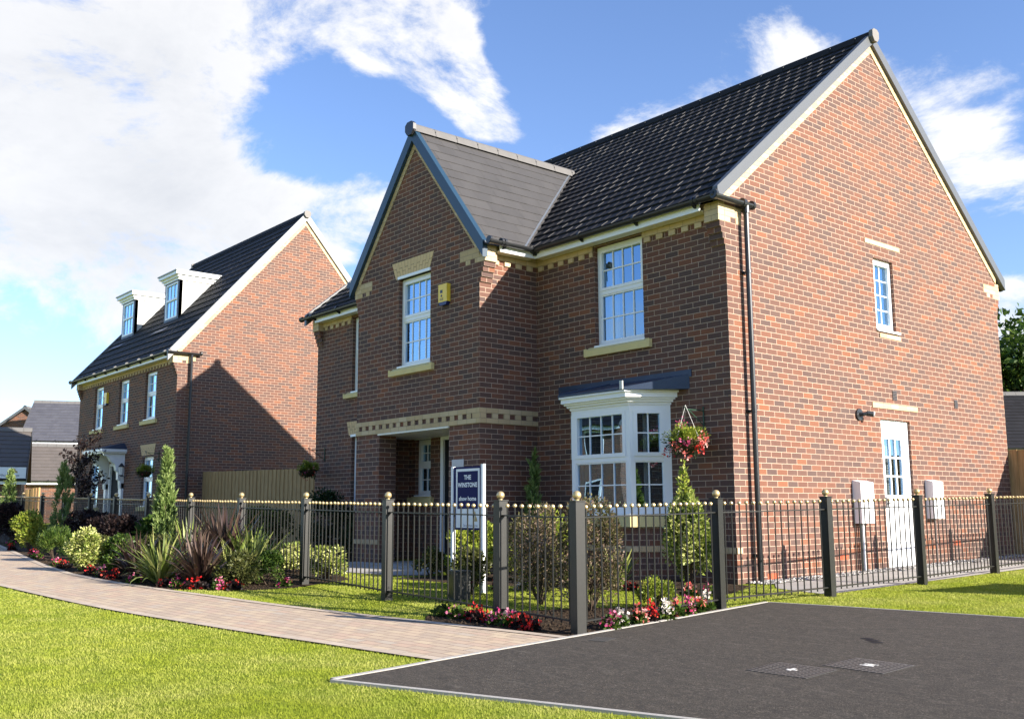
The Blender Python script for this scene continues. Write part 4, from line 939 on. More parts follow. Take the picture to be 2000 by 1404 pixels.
def blades(name,n,poly,excl,r0,r1,a0,a1,label,h=(.010,.018),dens=1.0,w0=.0024):
    th=R(90)+0.8698+RNG.uniform(a0,a1,n*2)   # azimuth spread about the viewing direction
    r=np.exp(RNG.uniform(math.log(r0),math.log(r1),n*2))
    P=np.stack([CAM[0]+np.cos(th)*r,CAM[1]+np.sin(th)*r],1); m=inpoly(P,poly)
    for e in excl: m&=~inpoly(P,e)
    P=P[m][:n]; r=r[m][:n]; k=len(P)
    z=Gn(P[:,0],P[:,1]); ang=RNG.uniform(0,2*np.pi,k); w=w0*(r/5)*RNG.uniform(.7,1.3,k); hh=RNG.uniform(h[0],h[1],k)
    lean=RNG.normal(0,.45,(k,2))*hh[:,None]
    dx=np.cos(ang)*w;dy=np.sin(ang)*w
    V=np.empty((k,3,3)); V[:,0]=np.stack([P[:,0]-dx,P[:,1]-dy,z-.002],1); V[:,1]=np.stack([P[:,0]+dx,P[:,1]+dy,z-.002],1); V[:,2]=np.stack([P[:,0]+lean[:,0],P[:,1]+lean[:,1],z+hh],1)
    tone=.48+.15*np.sin(P[:,0]*1.7+1.3*np.sin(P[:,1]*2.1))*np.cos(P[:,1]*1.9+P[:,0]*.7)+.16*np.sin(P[:,0]*.55+P[:,1]*1.4+1.5*np.sin(P[:,0]*.9))
    UV=np.repeat(np.stack([np.clip(RNG.normal(tone,.13),0.01,.99),np.zeros(k)],1),3,axis=0)
    return npmesh(name,V.reshape(-1,3),np.arange(k*3).reshape(-1,3),UV,['blade'],kind='stuff',label=label)
asphgrow=asph
front=[(-30,-7.45)]+near[1:]+[(2.12,-6.4),(2.17,-6.93),(2.5,-6.80),(3.4,-6.46),(4.185,-6.17),(8.4,-4.6),(8.4,-12),(-30,-12)]
blades('lawn_grass',380000,front,[],3.4,34,-.62,.62,'bright mown front lawn in the foreground')
verge_=[(-3.35,-4.0),(-3.4,-4.7),(-3.8,-5.05),(-4.1,-5.40),(-3.8,-5.40),(-3.096,-5.30),(-2.349,-5.23),(-1.63,-5.15),(-1.039,-5.06),(-0.299,-4.93),(.1,-4.84),(-.05,-4.6),(.15,-4.1),(.45,-3.2),(.9,-2.5),(1.25,-2.1),(1.50,-2.1),(1.45,-1.3),(1.45,-.3),(.6,-.15),(.25,.3),(.05,.1),(.3,-.2),(.65,-1.0),(.3,-1.45),(-.4,-1.55),(-1.2,-1.9),(-2.4,-2.4),(-3.7,-2.6),(-4.1,-2.4),(-5.6,-2.62),(-5.2,-2.62),(-3.9,-3.1),(-3.6,-3.7)]
blades('lawn_grass',170000,verge_,[],7.5,17,-.5,.6,'garden lawn inside and beside the railings')
rl=[(1.50,-1.32),(1.9,-1.28),(2.456,-1.16),(3.142,-1.02),(3.9,-.86),(7.5,-.1),(7.5,12),(1.42,12),(1.42,-.28)]
blades('lawn_grass',120000,rl,[],9,22,-.8,-.2,'side lawn right of the railings')
# ================================================================= RAILINGS
FH=1.06
post=empty('_proto',(0,0,0),'','')
def make_post():
    o=B(); fr=F((0,0,0),(1,0,0),(0,-1,0)); h=.046
    box(o,fr,-h,h,-h,h,-.25,FH-.004,'iron'); box(o,fr,-h-.008,h+.008,-h-.008,h+.008,FH-.004,FH+.004,'iron'); return o
def make_ball():
    o=B(); sphere(o,(0,0,FH+.046),.037,'gold',18,12); tube(o,[(0,0,FH),(0,0,FH+.02)],.018,'gold',10); return o
PICKH=1.0
def make_picket():
    o=B(); tube(o,[(0,0,.07),(0,0,PICKH)],.0075,'iron',7); return o
def make_pball():
    o=B(); sphere(o,(0,0,PICKH+.012),.0195,'gold',12,8); return o
bpy.data.objects.remove(post)
PM=None
def railing(name,label,posts,thresh=1000,gap=.11,skip0=False):
    """posts: list of (x,y). straight between posts"""
    global PM
    x0,y0=posts[0]; root=empty(name,(x0,y0,G(x0,y0)),label,'fence','black railings with gold ball tops')
    L0=Vector(root.location); cnt=0; first=PM is None
    if first: PM={}
    def inst(key,mk,nm,par,loc):
        if key not in PM:
            ob=mk().build(nm,None,smooth=key in('ball','pball')); PM[key]=ob.data; o=ob
        else:
            o=bpy.data.objects.new(nm,PM[key]); COL.objects.link(o)
        o.parent=par; o.location=loc; return o
    far_r=B()
    for i,(x,y) in enumerate(posts):
        if skip0 and i==0: continue
        z=G(x,y); p=inst('post',make_post,'post',root,Vector((x,y,z))-L0)
        ang=0
        if i<len(posts)-1: ang=math.atan2(posts[i+1][1]-y,posts[i+1][0]-x)
        p.rotation_euler=(0,0,ang)
        inst('ball',make_ball,'ball_finial',p,(0,0,0))
    for i in range(len(posts)-1):
        (xa,ya),(xb,yb)=posts[i],posts[i+1]; L=math.hypot(xb-xa,yb-ya); n=max(2,int(round(L/gap)))
        b=B(); t=Vector((xb-xa,yb-ya,0)).normalized()
        za,zb_=G(xa,ya),G(xb,yb)
        for zz in (.10,.925):
            b=B()
            A=Vector((xa,ya,za+zz))+t*.046; C=Vector((xb,yb,zb_+zz))-t*.046
            u=C-A; nn=t.cross(Vector((0,0,1)))
            for (h0,h1,w) in ((-.006,.006,.018),):
                q=[A+nn*w+Vector((0,0,h0)),A-nn*w+Vector((0,0,h0)),A-nn*w+Vector((0,0,h1)),A+nn*w+Vector((0,0,h1))]; q2=[v+u for v in q]
                for j in range(4): b.face([q[j],q2[j],q2[(j+1)%4],q[(j+1)%4]],[(0,0)]*4,'iron')
            b.build('rail',root)
        for k in range(1,n):
            f=k/n; x=xa+(xb-xa)*f; y=ya+(yb-ya)*f; z=za+(zb_-za)*f+random.uniform(-.003,.003)
            cnt+=1
            if cnt<=thresh:
                pk=inst('picket',make_picket,'picket',root,Vector((x,y,z))-L0); pk.rotation_euler=(random.gauss(0,.003),random.gauss(0,.003),0)
                inst('pball',make_pball,'ball_finial',pk,(0,0,0))
            else:
                tube(far_r,[(x,y,z+.07),(x,y,z+PICKH)],.0075,'iron',5); sphere(far_r,(x,y,z+PICKH+.012),.0195,'gold',8,6)
    if far_r.v: far_r.build('picket',root,stuff=True,label='far pickets of the railings')
    return root
fposts=[(1.49,-2.25),(1.76,-4.39),(.634,-4.27),(-1.453,-4.12),(-3.72,-3.87),(-5.9,-3.72),(-8.13,-3.55),(-10.39,-3.40),(-12.61,-3.22),(-14.81,-3.01),(-17.0,-2.9),(-19.35,-2.76),(-21.6,-2.64),(-23.9,-2.5),(-26.1,-2.4)]
railing('railing','long front run of black railings with gold balls, between the garden and the block path',fposts,96)
railing('railing','side run of black railings with gold balls, between the gable wall and the asphalt drive',[(1.49,-2.25),(1.55,-.45),(1.55,1.52),(1.43,3.70),(1.38,5.9),(1.33,8.1)],95,skip0=True)
# ================================================================= SIGNS, COVERS, FENCES
def textmesh(b,txt,fr,a,z,size,d,mat,align='CENTER',sx=1.0,bold=0.0):
    cu=bpy.data.curves.new('t','FONT'); cu.body=txt; cu.size=size; cu.align_x=align; cu.offset=bold; cu.resolution_u=3; cu.space_character=1.02
    ob=bpy.data.objects.new('t',cu); COL.objects.link(ob); bpy.context.view_layer.update()
    me=bpy.data.meshes.new_from_object(ob.evaluated_get(bpy.context.evaluated_depsgraph_get()))
    for p in me.polygons:
        q=[fr.p(a+me.vertices[v].co.x*sx,d,z+me.vertices[v].co.y) for v in p.vertices]
        b.face(q if not fr.fl else q[::-1],[(0,0)]*len(q),mat)
    bpy.data.objects.remove(ob); bpy.data.curves.remove(cu); bpy.data.meshes.remove(me)
SX0,SX1,SY=-1.90,-1.35,-2.9
sf=F((0,SY,0),(1,0,0),(0,-1,0))
sg=empty('sign_board',((SX0+SX1)/2,SY,G(-1.6,SY)),'navy and white board reading THE WINSTONE show home on two white posts behind the railings','sign')
b=B(); box(b,sf,SX0+.01,SX1-.01,-.008,.008,.765,1.50,'signblue'); pan=b.build('panel',sg)
for x,z1 in ((SX0-.012,1.505),(SX1+.012,1.52)):
    b=B(); box(b,sf,x-.02,x+.02,-.018,.02,-.05,z1,'signwhite'); b.build('post',sg)
b=B()
box(b,sf,SX0+.055,SX1-.045,.008,.0100,.79,1.475,'signwhite'); box(b,sf,SX0+.085,SX1-.075,.010,.012,1.01,1.445,'signblue')
b.build('white_panel',pan)
b=B(); cx=(SX0+SX1)/2+.005
textmesh(b,'THE',sf,cx,1.35,.072,.0125,'signwhite',bold=.0026); textmesh(b,'WINSTONE',sf,cx,1.262,.072,.0125,'signwhite',bold=.0026,sx=.96); textmesh(b,'show home',sf,cx,1.105,.068,.0125,'signwhite',bold=.0022)
textmesh(b,'David Wilson Homes',sf,cx+.055,.805,.036,.0105,'signblue',sx=.85)
b.build('lettering',pan)
b=B(); poly=[(cx+.13,.865),(cx+.185,.865),(cx+.175,.90),(cx+.155,.925),(cx+.150,.965),(cx+.137,.985),(cx+.128,.96),(cx+.137,.92)]
prism(b,sf,poly,.010,.0118,'tan'); b.build('emblem',pan)
# dark box light
bx=F((-1.0,-3.50,G(-1,-3.5)),(.93,-.25,0),(-.25,-.93,0))
b=B(); prism(b,bx,[(-.095,.0),(.095,.0),(.105,.29),(-.085,.29)],-.09,.09,'stonebox'); box(b,bx,-.10,.115,-.10,.10,.29,.305,'stonebox'); o=b.build('floodlight',origin=(-1.0,-3.5,G(-1,-3.5))); tag(o,'small dark box floodlight standing on the lawn under the sign board','light')
b=B(); box(b,bx,-.075,.08,.09,.094,.03,.27,'black'); b.build('lens',o); 
# drain covers
def cover(P,label,ang,w,l,spray):
    z=G(P[0],P[1]); o=empty('manhole_cover',(P[0],P[1],z),label,'cover','steel covers set in the asphalt')
    u=Vector((math.cos(ang),math.sin(ang),0)); fr=F((P[0],P[1],z+.0),u,Vector((u.y,-u.x,0)))
    def zc(a,d): q=fr.p(a,d,0); return G(q.x,q.y)-z
    b=B()
    box(b,fr,-w/2-.03,w/2+.03,-l/2-.03,l/2+.03,-.02,.0128,'asphalt'); b.build('frame',o)
    b=B(); n=9; m=9
    box(b,fr,-w/2,w/2,-l/2,l/2,.0,.0145,'stonebox')
    for i in range(n):
        for j in range(m):
            a=-w/2+w*(i+.12)/n; d=-l/2+l*(j+.12)/m
            box(b,fr,a,a+w/n*.76,d,d+l/m*.76,.0145,.0165,'steel')
    b.build('lid',o)
    o.rotation_euler=(math.atan((G(P[0],P[1]+.3)-G(P[0],P[1]-.3))/.6),-math.atan((G(P[0]+.3,P[1])-G(P[0]-.3,P[1]))/.6),0)
    if spray:
        b=B(); box(b,fr,-.035,.035,-.012,.012,.0166,.0174,'spray'); box(b,fr,-.015,.012,-.045,.04,.0176,.0182,'spray')
        if spray>1: box(b,fr,-.05,.045,.018,.032,.0166,.0174,'spray'); box(b,fr,-.05,.045,-.045,-.03,.0166,.0174,'spray')
        b.build('paint_mark',o)
cover((3.87,-4.56),'square steel manhole cover with a white cross mark, left of the two in the drive',.08,.42,.40,1)
cover((4.11,-4.06),'square steel manhole cover with a white painted mark, right of the two in the drive',.02,.42,.42,2)
cover((2.13,-4.50),'small steel drain cover at the foot of the corner railing post',.35,.15,.20,0)
# paint and wear marks on the drive
b=B()
for i in range(0):
    x=random.uniform(2.3,6); y=random.uniform(-6.2,-1.6)
    if y<-6.9+(x-2.19)*.42+.15: continue
    z=G(x,y)+.0135; r=random.uniform(.004,.016); st=random.uniform(1,3.5)
    b.face([(x+r*st*math.cos(a)*random.uniform(.6,1),y+r*math.sin(a)*random.uniform(.6,1),z) for a in [2*math.pi*k/7 for k in range(7)]],[(0,0)]*7,'spray')
for (cx_,cy_) in ((3.55,-3.05),(3.62,-3.12),(3.47,-3.0)):
    b.face([(cx_+.07*random.uniform(.6,1)*math.cos(a),cy_+.06*random.uniform(.6,1)*math.sin(a),G(cx_,cy_)+.0132) for a in [2*math.pi*k/9 for k in range(9)]],[(0,0)]*9,'dark')
o=b.build('asphalt_wear'); o['kind']='structure'
# board fences
def board_fence(P,Q,h0,h1,label,bw=.10,thick=.02,cat='fence'):
    P=Vector((*P,0));Q=Vector((*Q,0));u=(Q-P);L=u.length;u.normalize();n=Vector((u.y,-u.x,0))
    z0=G(P.x,P.y); root=empty('wooden_fence',(P.x,P.y,z0),label,cat); k=int(L/bw)
    b=B()
    for i in range(k):
        a=i*bw; x=P+u*a; zt=h0+(h1-h0)*i/k+random.uniform(-.006,.006); fr=F(x,u,n); d=random.uniform(0,.008)+(.016 if i%2 else 0); o_=random.uniform(0,50)
        c=[fr.p(0,d,G(x.x,x.y)-.02),fr.p(bw*1.1,d,G(x.x,x.y)-.02),fr.p(bw*1.1,d,zt),fr.p(0,d,zt)]
        c2=[v-n*thick for v in c]; uvq=[(o_,0),(o_+bw,0),(o_+bw,1.8),(o_,1.8)]
        for q,uq in ((c,uvq),(c2[::-1],uvq),([c[3],c[2],c2[2],c2[3]],uvq),([c[1],c2[1],c2[2],c[2]],uvq),([c2[0],c[0],c[3],c2[3]],uvq)): b.face(q,uq,'wood')
    b.build('boards',root)
    m=max(1,int(L/2.4))
    for i in range(m+1):
        a=L*i/m; x=P+u*a; zt=h0+(h1-h0)*a/L; b=B(); box(b,F(x,u,n),-.05,.05,-.13,-.03,G(x.x,x.y)-.1,zt-.02,'wood'); b.build('post',root)
    return root
board_fence((X2+.02,.86),(XL-.02,.86),2.04,1.90,'tall close-board wooden fence closing the gap between the two houses')
board_fence((-.16,7.72),(6.0,7.75),1.99,1.96,'sunlit wooden fence running right from the back corner of the gable wall',.14)
board_fence((5.7,2.1),(5.9,3.5),1.80,1.80,'unseen wooden fence added out of frame to the right to shade the side lawn')  # unseen shadow caster, added for the dark streak on the side lawn
# ================================================================= PLANTS
def leaf_quads(P,N,size,aspect=.5,up=None,curl=.3):
    """diamond leaves. P (n,3) base, N (n,3) direction of growth"""
    n=len(P); N=N/np.linalg.norm(N,axis=1)[:,None]
    rnd=RNG.normal(size=(n,3)); S=np.cross(N,rnd); S/=np.linalg.norm(S,axis=1)[:,None]; U=np.cross(S,N)
    L=size*RNG.uniform(.65,1.25,n); w=L*aspect*.5
    mid=P+N*(L*.5)[:,None]+U*(L*curl*.25)[:,None]
    V=np.stack([P,mid+S*w[:,None],P+N*L[:,None]-U*(L*curl*.2)[:,None],mid-S*w[:,None]],1)
    return V
def mesh_leaves(name,V,mat,parent,tone=None,mi=None,mats=None):
    n=len(V); t_=RNG.uniform(0,1,n) if tone is None else np.clip(tone,0.01,.99)
    UV=np.repeat(np.stack([t_,np.zeros(n)],1),4,axis=0); o0=worldloc(parent)
    return npmesh(name,V.reshape(-1,3),np.arange(n*4).reshape(-1,4),UV,mats or [mat],mi=mi,parent=parent,origin=tuple(o0))
def stems(parent,P,tops,r=.006,mat='bark'):
    b=B()
    for t_ in tops:
        m=(Vector(P)+Vector(t_))/2+Vector((random.uniform(-.03,.03),random.uniform(-.03,.03),.03)); tube(b,[P,m,t_],r,mat,5,r1=r*.35,cap=False)
    return b.build('stem',parent)
def bush(name,x,y,rx,h,n,leaf,mat,label,cat='shrub',lumps=14,aspect=.55,ry=None,group=None,z=None,openness=.35,upright=.4,stemn=8,shape=1.0,flowers=None):
    ry=ry or rx; z=G(x,y) if z is None else z
    root=empty(name,(x,y,z),label,cat,group)
    # clumps over an ellipsoid whose centre sits at h*.5
    k=lumps; th=RNG.uniform(0,2*np.pi,k); ph=RNG.uniform(-.75,1.0,k); rr=np.sqrt(1-np.clip(ph,-1,1)**2)
    C=np.stack([np.cos(th)*rr*rx*.62,np.sin(th)*rr*ry*.62,h*(.52+.36*ph)],1); C=np.vstack([C,[[0,0,h*.55],[0,0,h*.8]]])
    sr=RNG.uniform(.6,1.25,len(C))*openness
    idx=RNG.integers(0,len(C),n); D=RNG.normal(size=(n,3)); D/=np.linalg.norm(D,axis=1)[:,None]
    rad=RNG.uniform(.35,1.0,n)**.6
    P=C[idx]+D*rad[:,None]*(sr[idx][:,None])*np.array([rx,ry,h*.55])
    P[:,2]=np.maximum(P[:,2],.01)
    if shape!=1.0:  # narrow towards the top
        f=np.clip(1-(P[:,2]/h)*(1-shape),.05,1.2); P[:,:2]*=f[:,None]
    N=D*.9+np.array([0,0,upright])+RNG.normal(size=(n,3))*.35
    tone=np.clip(RNG.normal(.5,.26,n)+.25*(RNG.uniform(-1,1,len(C))[idx]),0,1)
    V=leaf_quads(P+np.array([x,y,z]),N,leaf,aspect)
    mesh_leaves('foliage',V,mat,root,tone)
    stems(root,(x,y,z-.02),[tuple(np.array([x,y,z])+c*np.array([.9,.9,1])) for c in C[:stemn]],.008)
    if flowers:
        fm,fn,fs=flowers; idx=RNG.integers(0,n,fn); Vf=leaf_quads(P[idx]+np.array([x,y,z])+D[idx]*.02,N[idx],fs,.9); mesh_leaves('blossom',Vf,fm,root)
    return root
def conifer(name,x,y,r,h,n,mat,label,group=None,z=None,wide=.45,leaf=.075,cat='conifer'):
    z=G(x,y) if z is None else z; root=empty(name,(x,y,z),label,cat,group)
    # upright sprays
    k=int(max(40,n/38)); t_=RNG.uniform(0.02,1,k)**.85; prof=np.where(t_<wide,.6+.4*(t_/wide),((1-t_)/(1-wide))**.95)
    th=RNG.uniform(0,2*np.pi,k); rr=r*prof*RNG.uniform(.35,1.0,k)
    C=np.stack([np.cos(th)*rr,np.sin(th)*rr,t_*h*.93],1)
    idx=RNG.integers(0,k,n); s=RNG.uniform(0,1,n)
    dirv=np.stack([np.cos(th)*.28,np.sin(th)*.28,np.ones(k)],1); dirv/=np.linalg.norm(dirv,axis=1)[:,None]
    Ls=h*.13*(.6+.6*RNG.uniform(0,1,k))*(1.05-.45*t_)
    P=C[idx]+dirv[idx]*(s*Ls[idx])[:,None]+RNG.normal(size=(n,3))*np.array([.015,.015,.01])*(1.2-s[:,None])*(r/.2)*(1.1-.55*t_[idx])[:,None]
    N=dirv[idx]+RNG.normal(size=(n,3))*.38
    V=leaf_quads(P+np.array([x,y,z]),N,leaf,.22,curl=.1)
    tone=np.clip(.25+.55*s+RNG.normal(0,.15,n),0,1)
    mesh_leaves('foliage',V,mat,root,tone)
    b=B(); tube(b,[(x,y,z-.05),(x,y,z+h*.85)],.02,'bark',6,r1=.005); b.build('trunk',root)
    return root
def phormium(x,y,h,n,mat,label,spread=.75,z=None,w=.028):
    z=G(x,y) if z is None else z; root=empty('flax_plant',(x,y,z),label,'plant','spiky flax plants in the bed')
    Vs=[];Fs=[];UV=[];c=0
    for i in range(n):
        a=random.uniform(0,2*math.pi); L=h*random.uniform(.65,1.12); lean=random.betavariate(2.0,1.7)*spread; d=Vector((math.cos(a),math.sin(a),0)); s=Vector((-math.sin(a),math.cos(a),0))
        bw=w*random.uniform(.7,1.2); tone=random.random(); p=Vector((x,y,z))+d*random.uniform(0,.05)+s*random.uniform(-.04,.04)
        ang=lean*.7; droop=random.uniform(.2,1.25)*lean*1.5; seg=6
        tw=random.uniform(-.5,.5)
        for k in range(seg+1):
            f=k/seg; ww=bw*(.55+1.2*f*(1-f)*2 if f<.6 else 1.12*(1-f)/.4)*.62
            side=(s*math.cos(tw)+Vector((0,0,1))*math.sin(tw)*.4)
            Vs+= [tuple(p-side*ww),tuple(p+side*ww)]
            aa=ang+droop*f*f
            p=p+(d*math.sin(aa)+Vector((0,0,1))*math.cos(aa))*(L/seg)
        for k in range(seg): Fs.append((c+2*k,c+2*k+1,c+2*k+3,c+2*k+2)); UV+=[(tone,0)]*4
        c+=2*(seg+1)
    npmesh('leaves',np.array(Vs),np.array(Fs),np.array(UV),[mat],parent=root,origin=tuple(worldloc(root)),smooth=True)
    return root
def flowerplant(x,y,col,label,s=.09,h=.16,leafm='lf_dark',n=90,fl=70,z=None):
    z=G(x,y) if z is None else z; root=empty('bedding_plant',(x,y,z),label,'flower','bedding begonias'); root
    D=RNG.normal(size=(n,3)); D/=np.linalg.norm(D,axis=1)[:,None]; D[:,2]=np.abs(D[:,2])
    P=D*np.array([s,s,h*.7])*RNG.uniform(.3,1,n)[:,None]+np.array([x,y,z])
    mesh_leaves('foliage',leaf_quads(P,D+RNG.normal(size=(n,3))*.4,.05,.75),leafm,root)
    k=9; C=RNG.normal(size=(k,3)); C/=np.linalg.norm(C,axis=1)[:,None]; C[:,2]=np.abs(C[:,2])*.9+.15; C=C*np.array([s*.95,s*.95,h])
    idx=RNG.integers(0,k,fl); D=RNG.normal(size=(fl,3)); P=C[idx]+D*.011+np.array([x,y,z])
    mesh_leaves('blossom',leaf_quads(P,D,.030,.9),col,root)
    return root
# -- front-left bed, between path and railings
conifer('conifer',-8.55,-3.80,.165,1.86,8500,'lf_conif','tall bright green columnar conifer against the railings in front of the second house',leaf=.085,wide=.3)
conifer('conifer',-16.0,-3.25,.22,1.85,4500,'lf_conif','slim dark columnar conifer rising in front of the small purple tree',leaf=.085)
conifer('conifer',-22.6,-2.75,.24,1.75,4000,'lf_conif','slim pale conifer at the far left edge of the bed',leaf=.09)
bush('shrub',-16.9,-4.0,.38,.95,3800,.07,'lf_purple','purple-leaved shrub at the far left end of the bed')
bush('shrub',-13.5,-4.55,.42,.72,3800,.055,'lf_lime','yellow-green shrub in the bed, right of the far purple shrub')
bush('shrub',-10.2,-5.0,.32,.55,5000,.07,'lf_green','round fine-leaved green shrub by the path edge',aspect=.12,upright=1.0)
bush('shrub',-7.62,-5.28,.30,.58,4200,.045,'lf_var','rounded cream-variegated shrub at the path edge',lumps=18)
bush('shrub',-12.6,-3.75,.62,.85,6500,.06,'lf_purple','large dark purple shrub leaning on the railings in shade')
bush('shrub',-10.9,-3.85,.60,.80,6000,.06,'lf_purple','second dark purple shrub on the railings, left of the bright conifer')
bush('shrub',-8.6,-4.75,.34,.48,3000,.05,'lf_olive','olive shrub just behind the variegated one')
bush('shrub',-7.35,-4.85,.36,.50,3600,.05,'lf_green','leafy green shrub right of the variegated one')
bush('shrub',-9.2,-3.75,.30,.72,1200,.09,'lf_green','broad-leaved green plant at the foot of the bright conifer')
bush('shrub',-6.75,-4.6,.32,.52,2600,.05,'lf_olive','low olive shrub between the flax plants and the conifer')
phormium(-5.95,-5.12,.66,73,'ph_dark','bronze flax plant, leftmost of the flax clump',1.16)
phormium(-4.85,-5.25,.62,96,'ph_green','green-striped flax arching over the path edge',1.45)
phormium(-4.25,-5.0,.74,120,'ph_dark','large bronze flax in the middle of the clump',1.38)
phormium(-6.0,-4.45,.78,80,'ph_green','green-yellow flax behind the bronze ones',1.16)
phormium(-5.25,-4.25,1.02,88,'ph_dark','tallest bronze flax with long upright blades against the railings',0.87,w=.042)
phormium(-4.65,-4.15,.80,112,'ph_green','pale green flax on the right of the clump by the railing post',1.16)
phormium(-6.75,-4.95,.40,38,'ph_dark','small bronze flax tuft near the green shrub',1.3)
bush('shrub',-3.85,-4.72,.30,.42,4200,.034,'lf_olive','small olive-green shrub at the right end of the bed')
bush('shrub',-3.95,-4.25,.26,.40,3000,.034,'lf_green','small green shrub tucked against the railings left of the lawn')
bush('shrub',-4.45,-4.9,.18,.26,1200,.034,'lf_green','low green tuft beside the flax')
# -- behind the railings
bush('shrub',-4.25,-3.25,.27,.44,2600,.05,'lf_var','variegated shrub behind the railings, right of the garden post')
bush('shrub',-5.55,-3.05,.36,.42,3000,.05,'lf_var','variegated shrub behind the railings, beside the flax clump')
bush('shrub',-9.0,-.55,.62,1.15,4500,.06,'lf_dark','dark green shrub under the left end of the main house')
bush('shrub',-7.9,-.45,.42,.62,2500,.05,'lf_dark','low dark shrub beside the porch pier')
bush('shrub',-11.6,-.6,.8,.85,3800,.06,'lf_olive','yellow-flowering shrub in front of the wooden fence',flowers=('lf_lime',700,.05))
bush('shrub',-8.3,-2.6,.55,.5,2600,.06,'lf_dark','dark low shrub seen through the railings left of the paving')
bush('shrub',-10.4,-1.8,.7,.5,2600,.06,'lf_dark','dark ground shrub behind the flax, in shade')
bush('shrub',-3.05,-1.75,.55,.72,5200,.05,'lf_lime','lime-green shrub left of the sign post')
bush('shrub',-2.2,-1.55,.42,.62,4200,.05,'lf_lime','lime-green shrub directly behind the sign posts')
bush('shrub',-1.28,-3.12,.24,.50,2200,.045,'lf_olive','low shrub hiding the foot of the right sign post')
phormium(-5.3,-5.1,.70,70,'ph_green','pale arching flax between the two front bronze ones',1.5)
phormium(-5.15,-4.75,.78,60,'ph_dark','bronze flax in the second row of the clump',1.4)
phormium(-4.35,-4.55,.62,60,'ph_green','low pale flax spilling toward the olive shrub',1.5)
bush('shrub',-3.7,-1.95,.28,.36,1500,.05,'lf_olive','low olive shrub beside the paved path')
conifer('conifer',-3.28,-.42,.10,1.72,2600,'lf_conif','slim green conifer against the brick between the porch and bay window',leaf=.08)
bush('shrub',-.95,-2.25,.46,.95,6500,.045,'lf_lime','bright green shrub behind the second railing post')
bush('shrub',-.02,-3.2,.38,.98,6500,.032,'lf_mass','dense bronze-leaved twiggy shrub left of the corner post',stemn=30,openness=.42)
bush('shrub',.70,-3.2,.40,1.08,7500,.032,'lf_mass','dense bronze-leaved twiggy shrub right of the corner post',stemn=14)
bush('shrub',-.42,-2.9,.32,.72,3600,.03,'lf_mass','bronze twiggy shrub close behind the railings by the flowers',stemn=10)
bush('shrub',.02,-.95,.40,1.15,9000,.052,'lf_var','tall cone of yellow-variegated evergreen by the gable corner',shape=.5,lumps=30)
bush('shrub',-.02,-.92,.10,1.36,800,.050,'lf_lime','thin climbing shoot rising above the variegated cone',lumps=5,openness=.6)
bush('shrub',1.0,-2.62,.22,.30,3200,.026,'lf_lime','small clipped yellow-green box shrub on the lawn edge')
phormium(-.62,-1.45,.52,48,'ph_green','small striped spiky plant below the bay window',1.16)
# purple tree at left
def small_tree(x,y,h,cr,n,leaf,mat,label,name='tree',trunk=.3,r0=.03,cat='tree',z=None,lumps=18,dens=.35):
    z=G(x,y) if z is None else z; root=empty(name,(x,y,z),label,cat)
    b=B(); tips=[]; top=Vector((x,y,z+h*.8)); base=Vector((x,y,z-.1))
    tube(b,[base,Vector((x,y,z+h*trunk)),Vector((x+.05*cr,y,z+h*.6)),top],r0,'bark',7,r1=r0*.25)
    for i in range(lumps):
        f=random.uniform(trunk,.8); a=random.uniform(0,6.28); L=cr*random.uniform(.5,1)*(1.25-.5*f)
        s=Vector((x,y,z+h*f)); e=s+Vector((math.cos(a)*L,math.sin(a)*L,h*random.uniform(.08,.22))); tube(b,[s,(s+e)/2+Vector((0,0,.03*h)),e],r0*.35,'bark',5,r1=r0*.1,cap=False); tips+=[e,(s+e)/2+Vector((0,0,.03*h))]
    tips.append(top+Vector((0,0,h*.12))); b.build('trunk',root)
    C=np.array([tuple(t_) for t_ in tips]); idx=RNG.integers(0,len(C),n); D=RNG.normal(size=(n,3)); D/=np.linalg.norm(D,axis=1)[:,None]
    rad=RNG.uniform(.2,1,n)**.5; sr=RNG.uniform(.6,1.2,len(C))*cr*dens
    P=C[idx]+D*(rad*sr[idx])[:,None]; tone=np.clip(RNG.normal(.5,.22,n)+.2*RNG.uniform(-1,1,len(C))[idx],0,1)
    mesh_leaves('crown',leaf_quads(P,D+RNG.normal(size=(n,3))*.5,leaf,.6),mat,root,tone); return root
small_tree(-19.9,-1.75,2.75,.62,1300,.085,'lf_purple','small open purple-leaved tree behind the railings at left',dens=.22,r0=.02)
small_tree(-13.0,38.5,9.6,2.9,9000,.32,'lf_green','tall green tree behind the far roof at the right edge',r0=.25,dens=.42,lumps=26)
small_tree(-9.0,42,8.3,2.6,6000,.32,'lf_green','second green tree beyond the frame at right behind the houses',r0=.25,dens=.42,lumps=22)
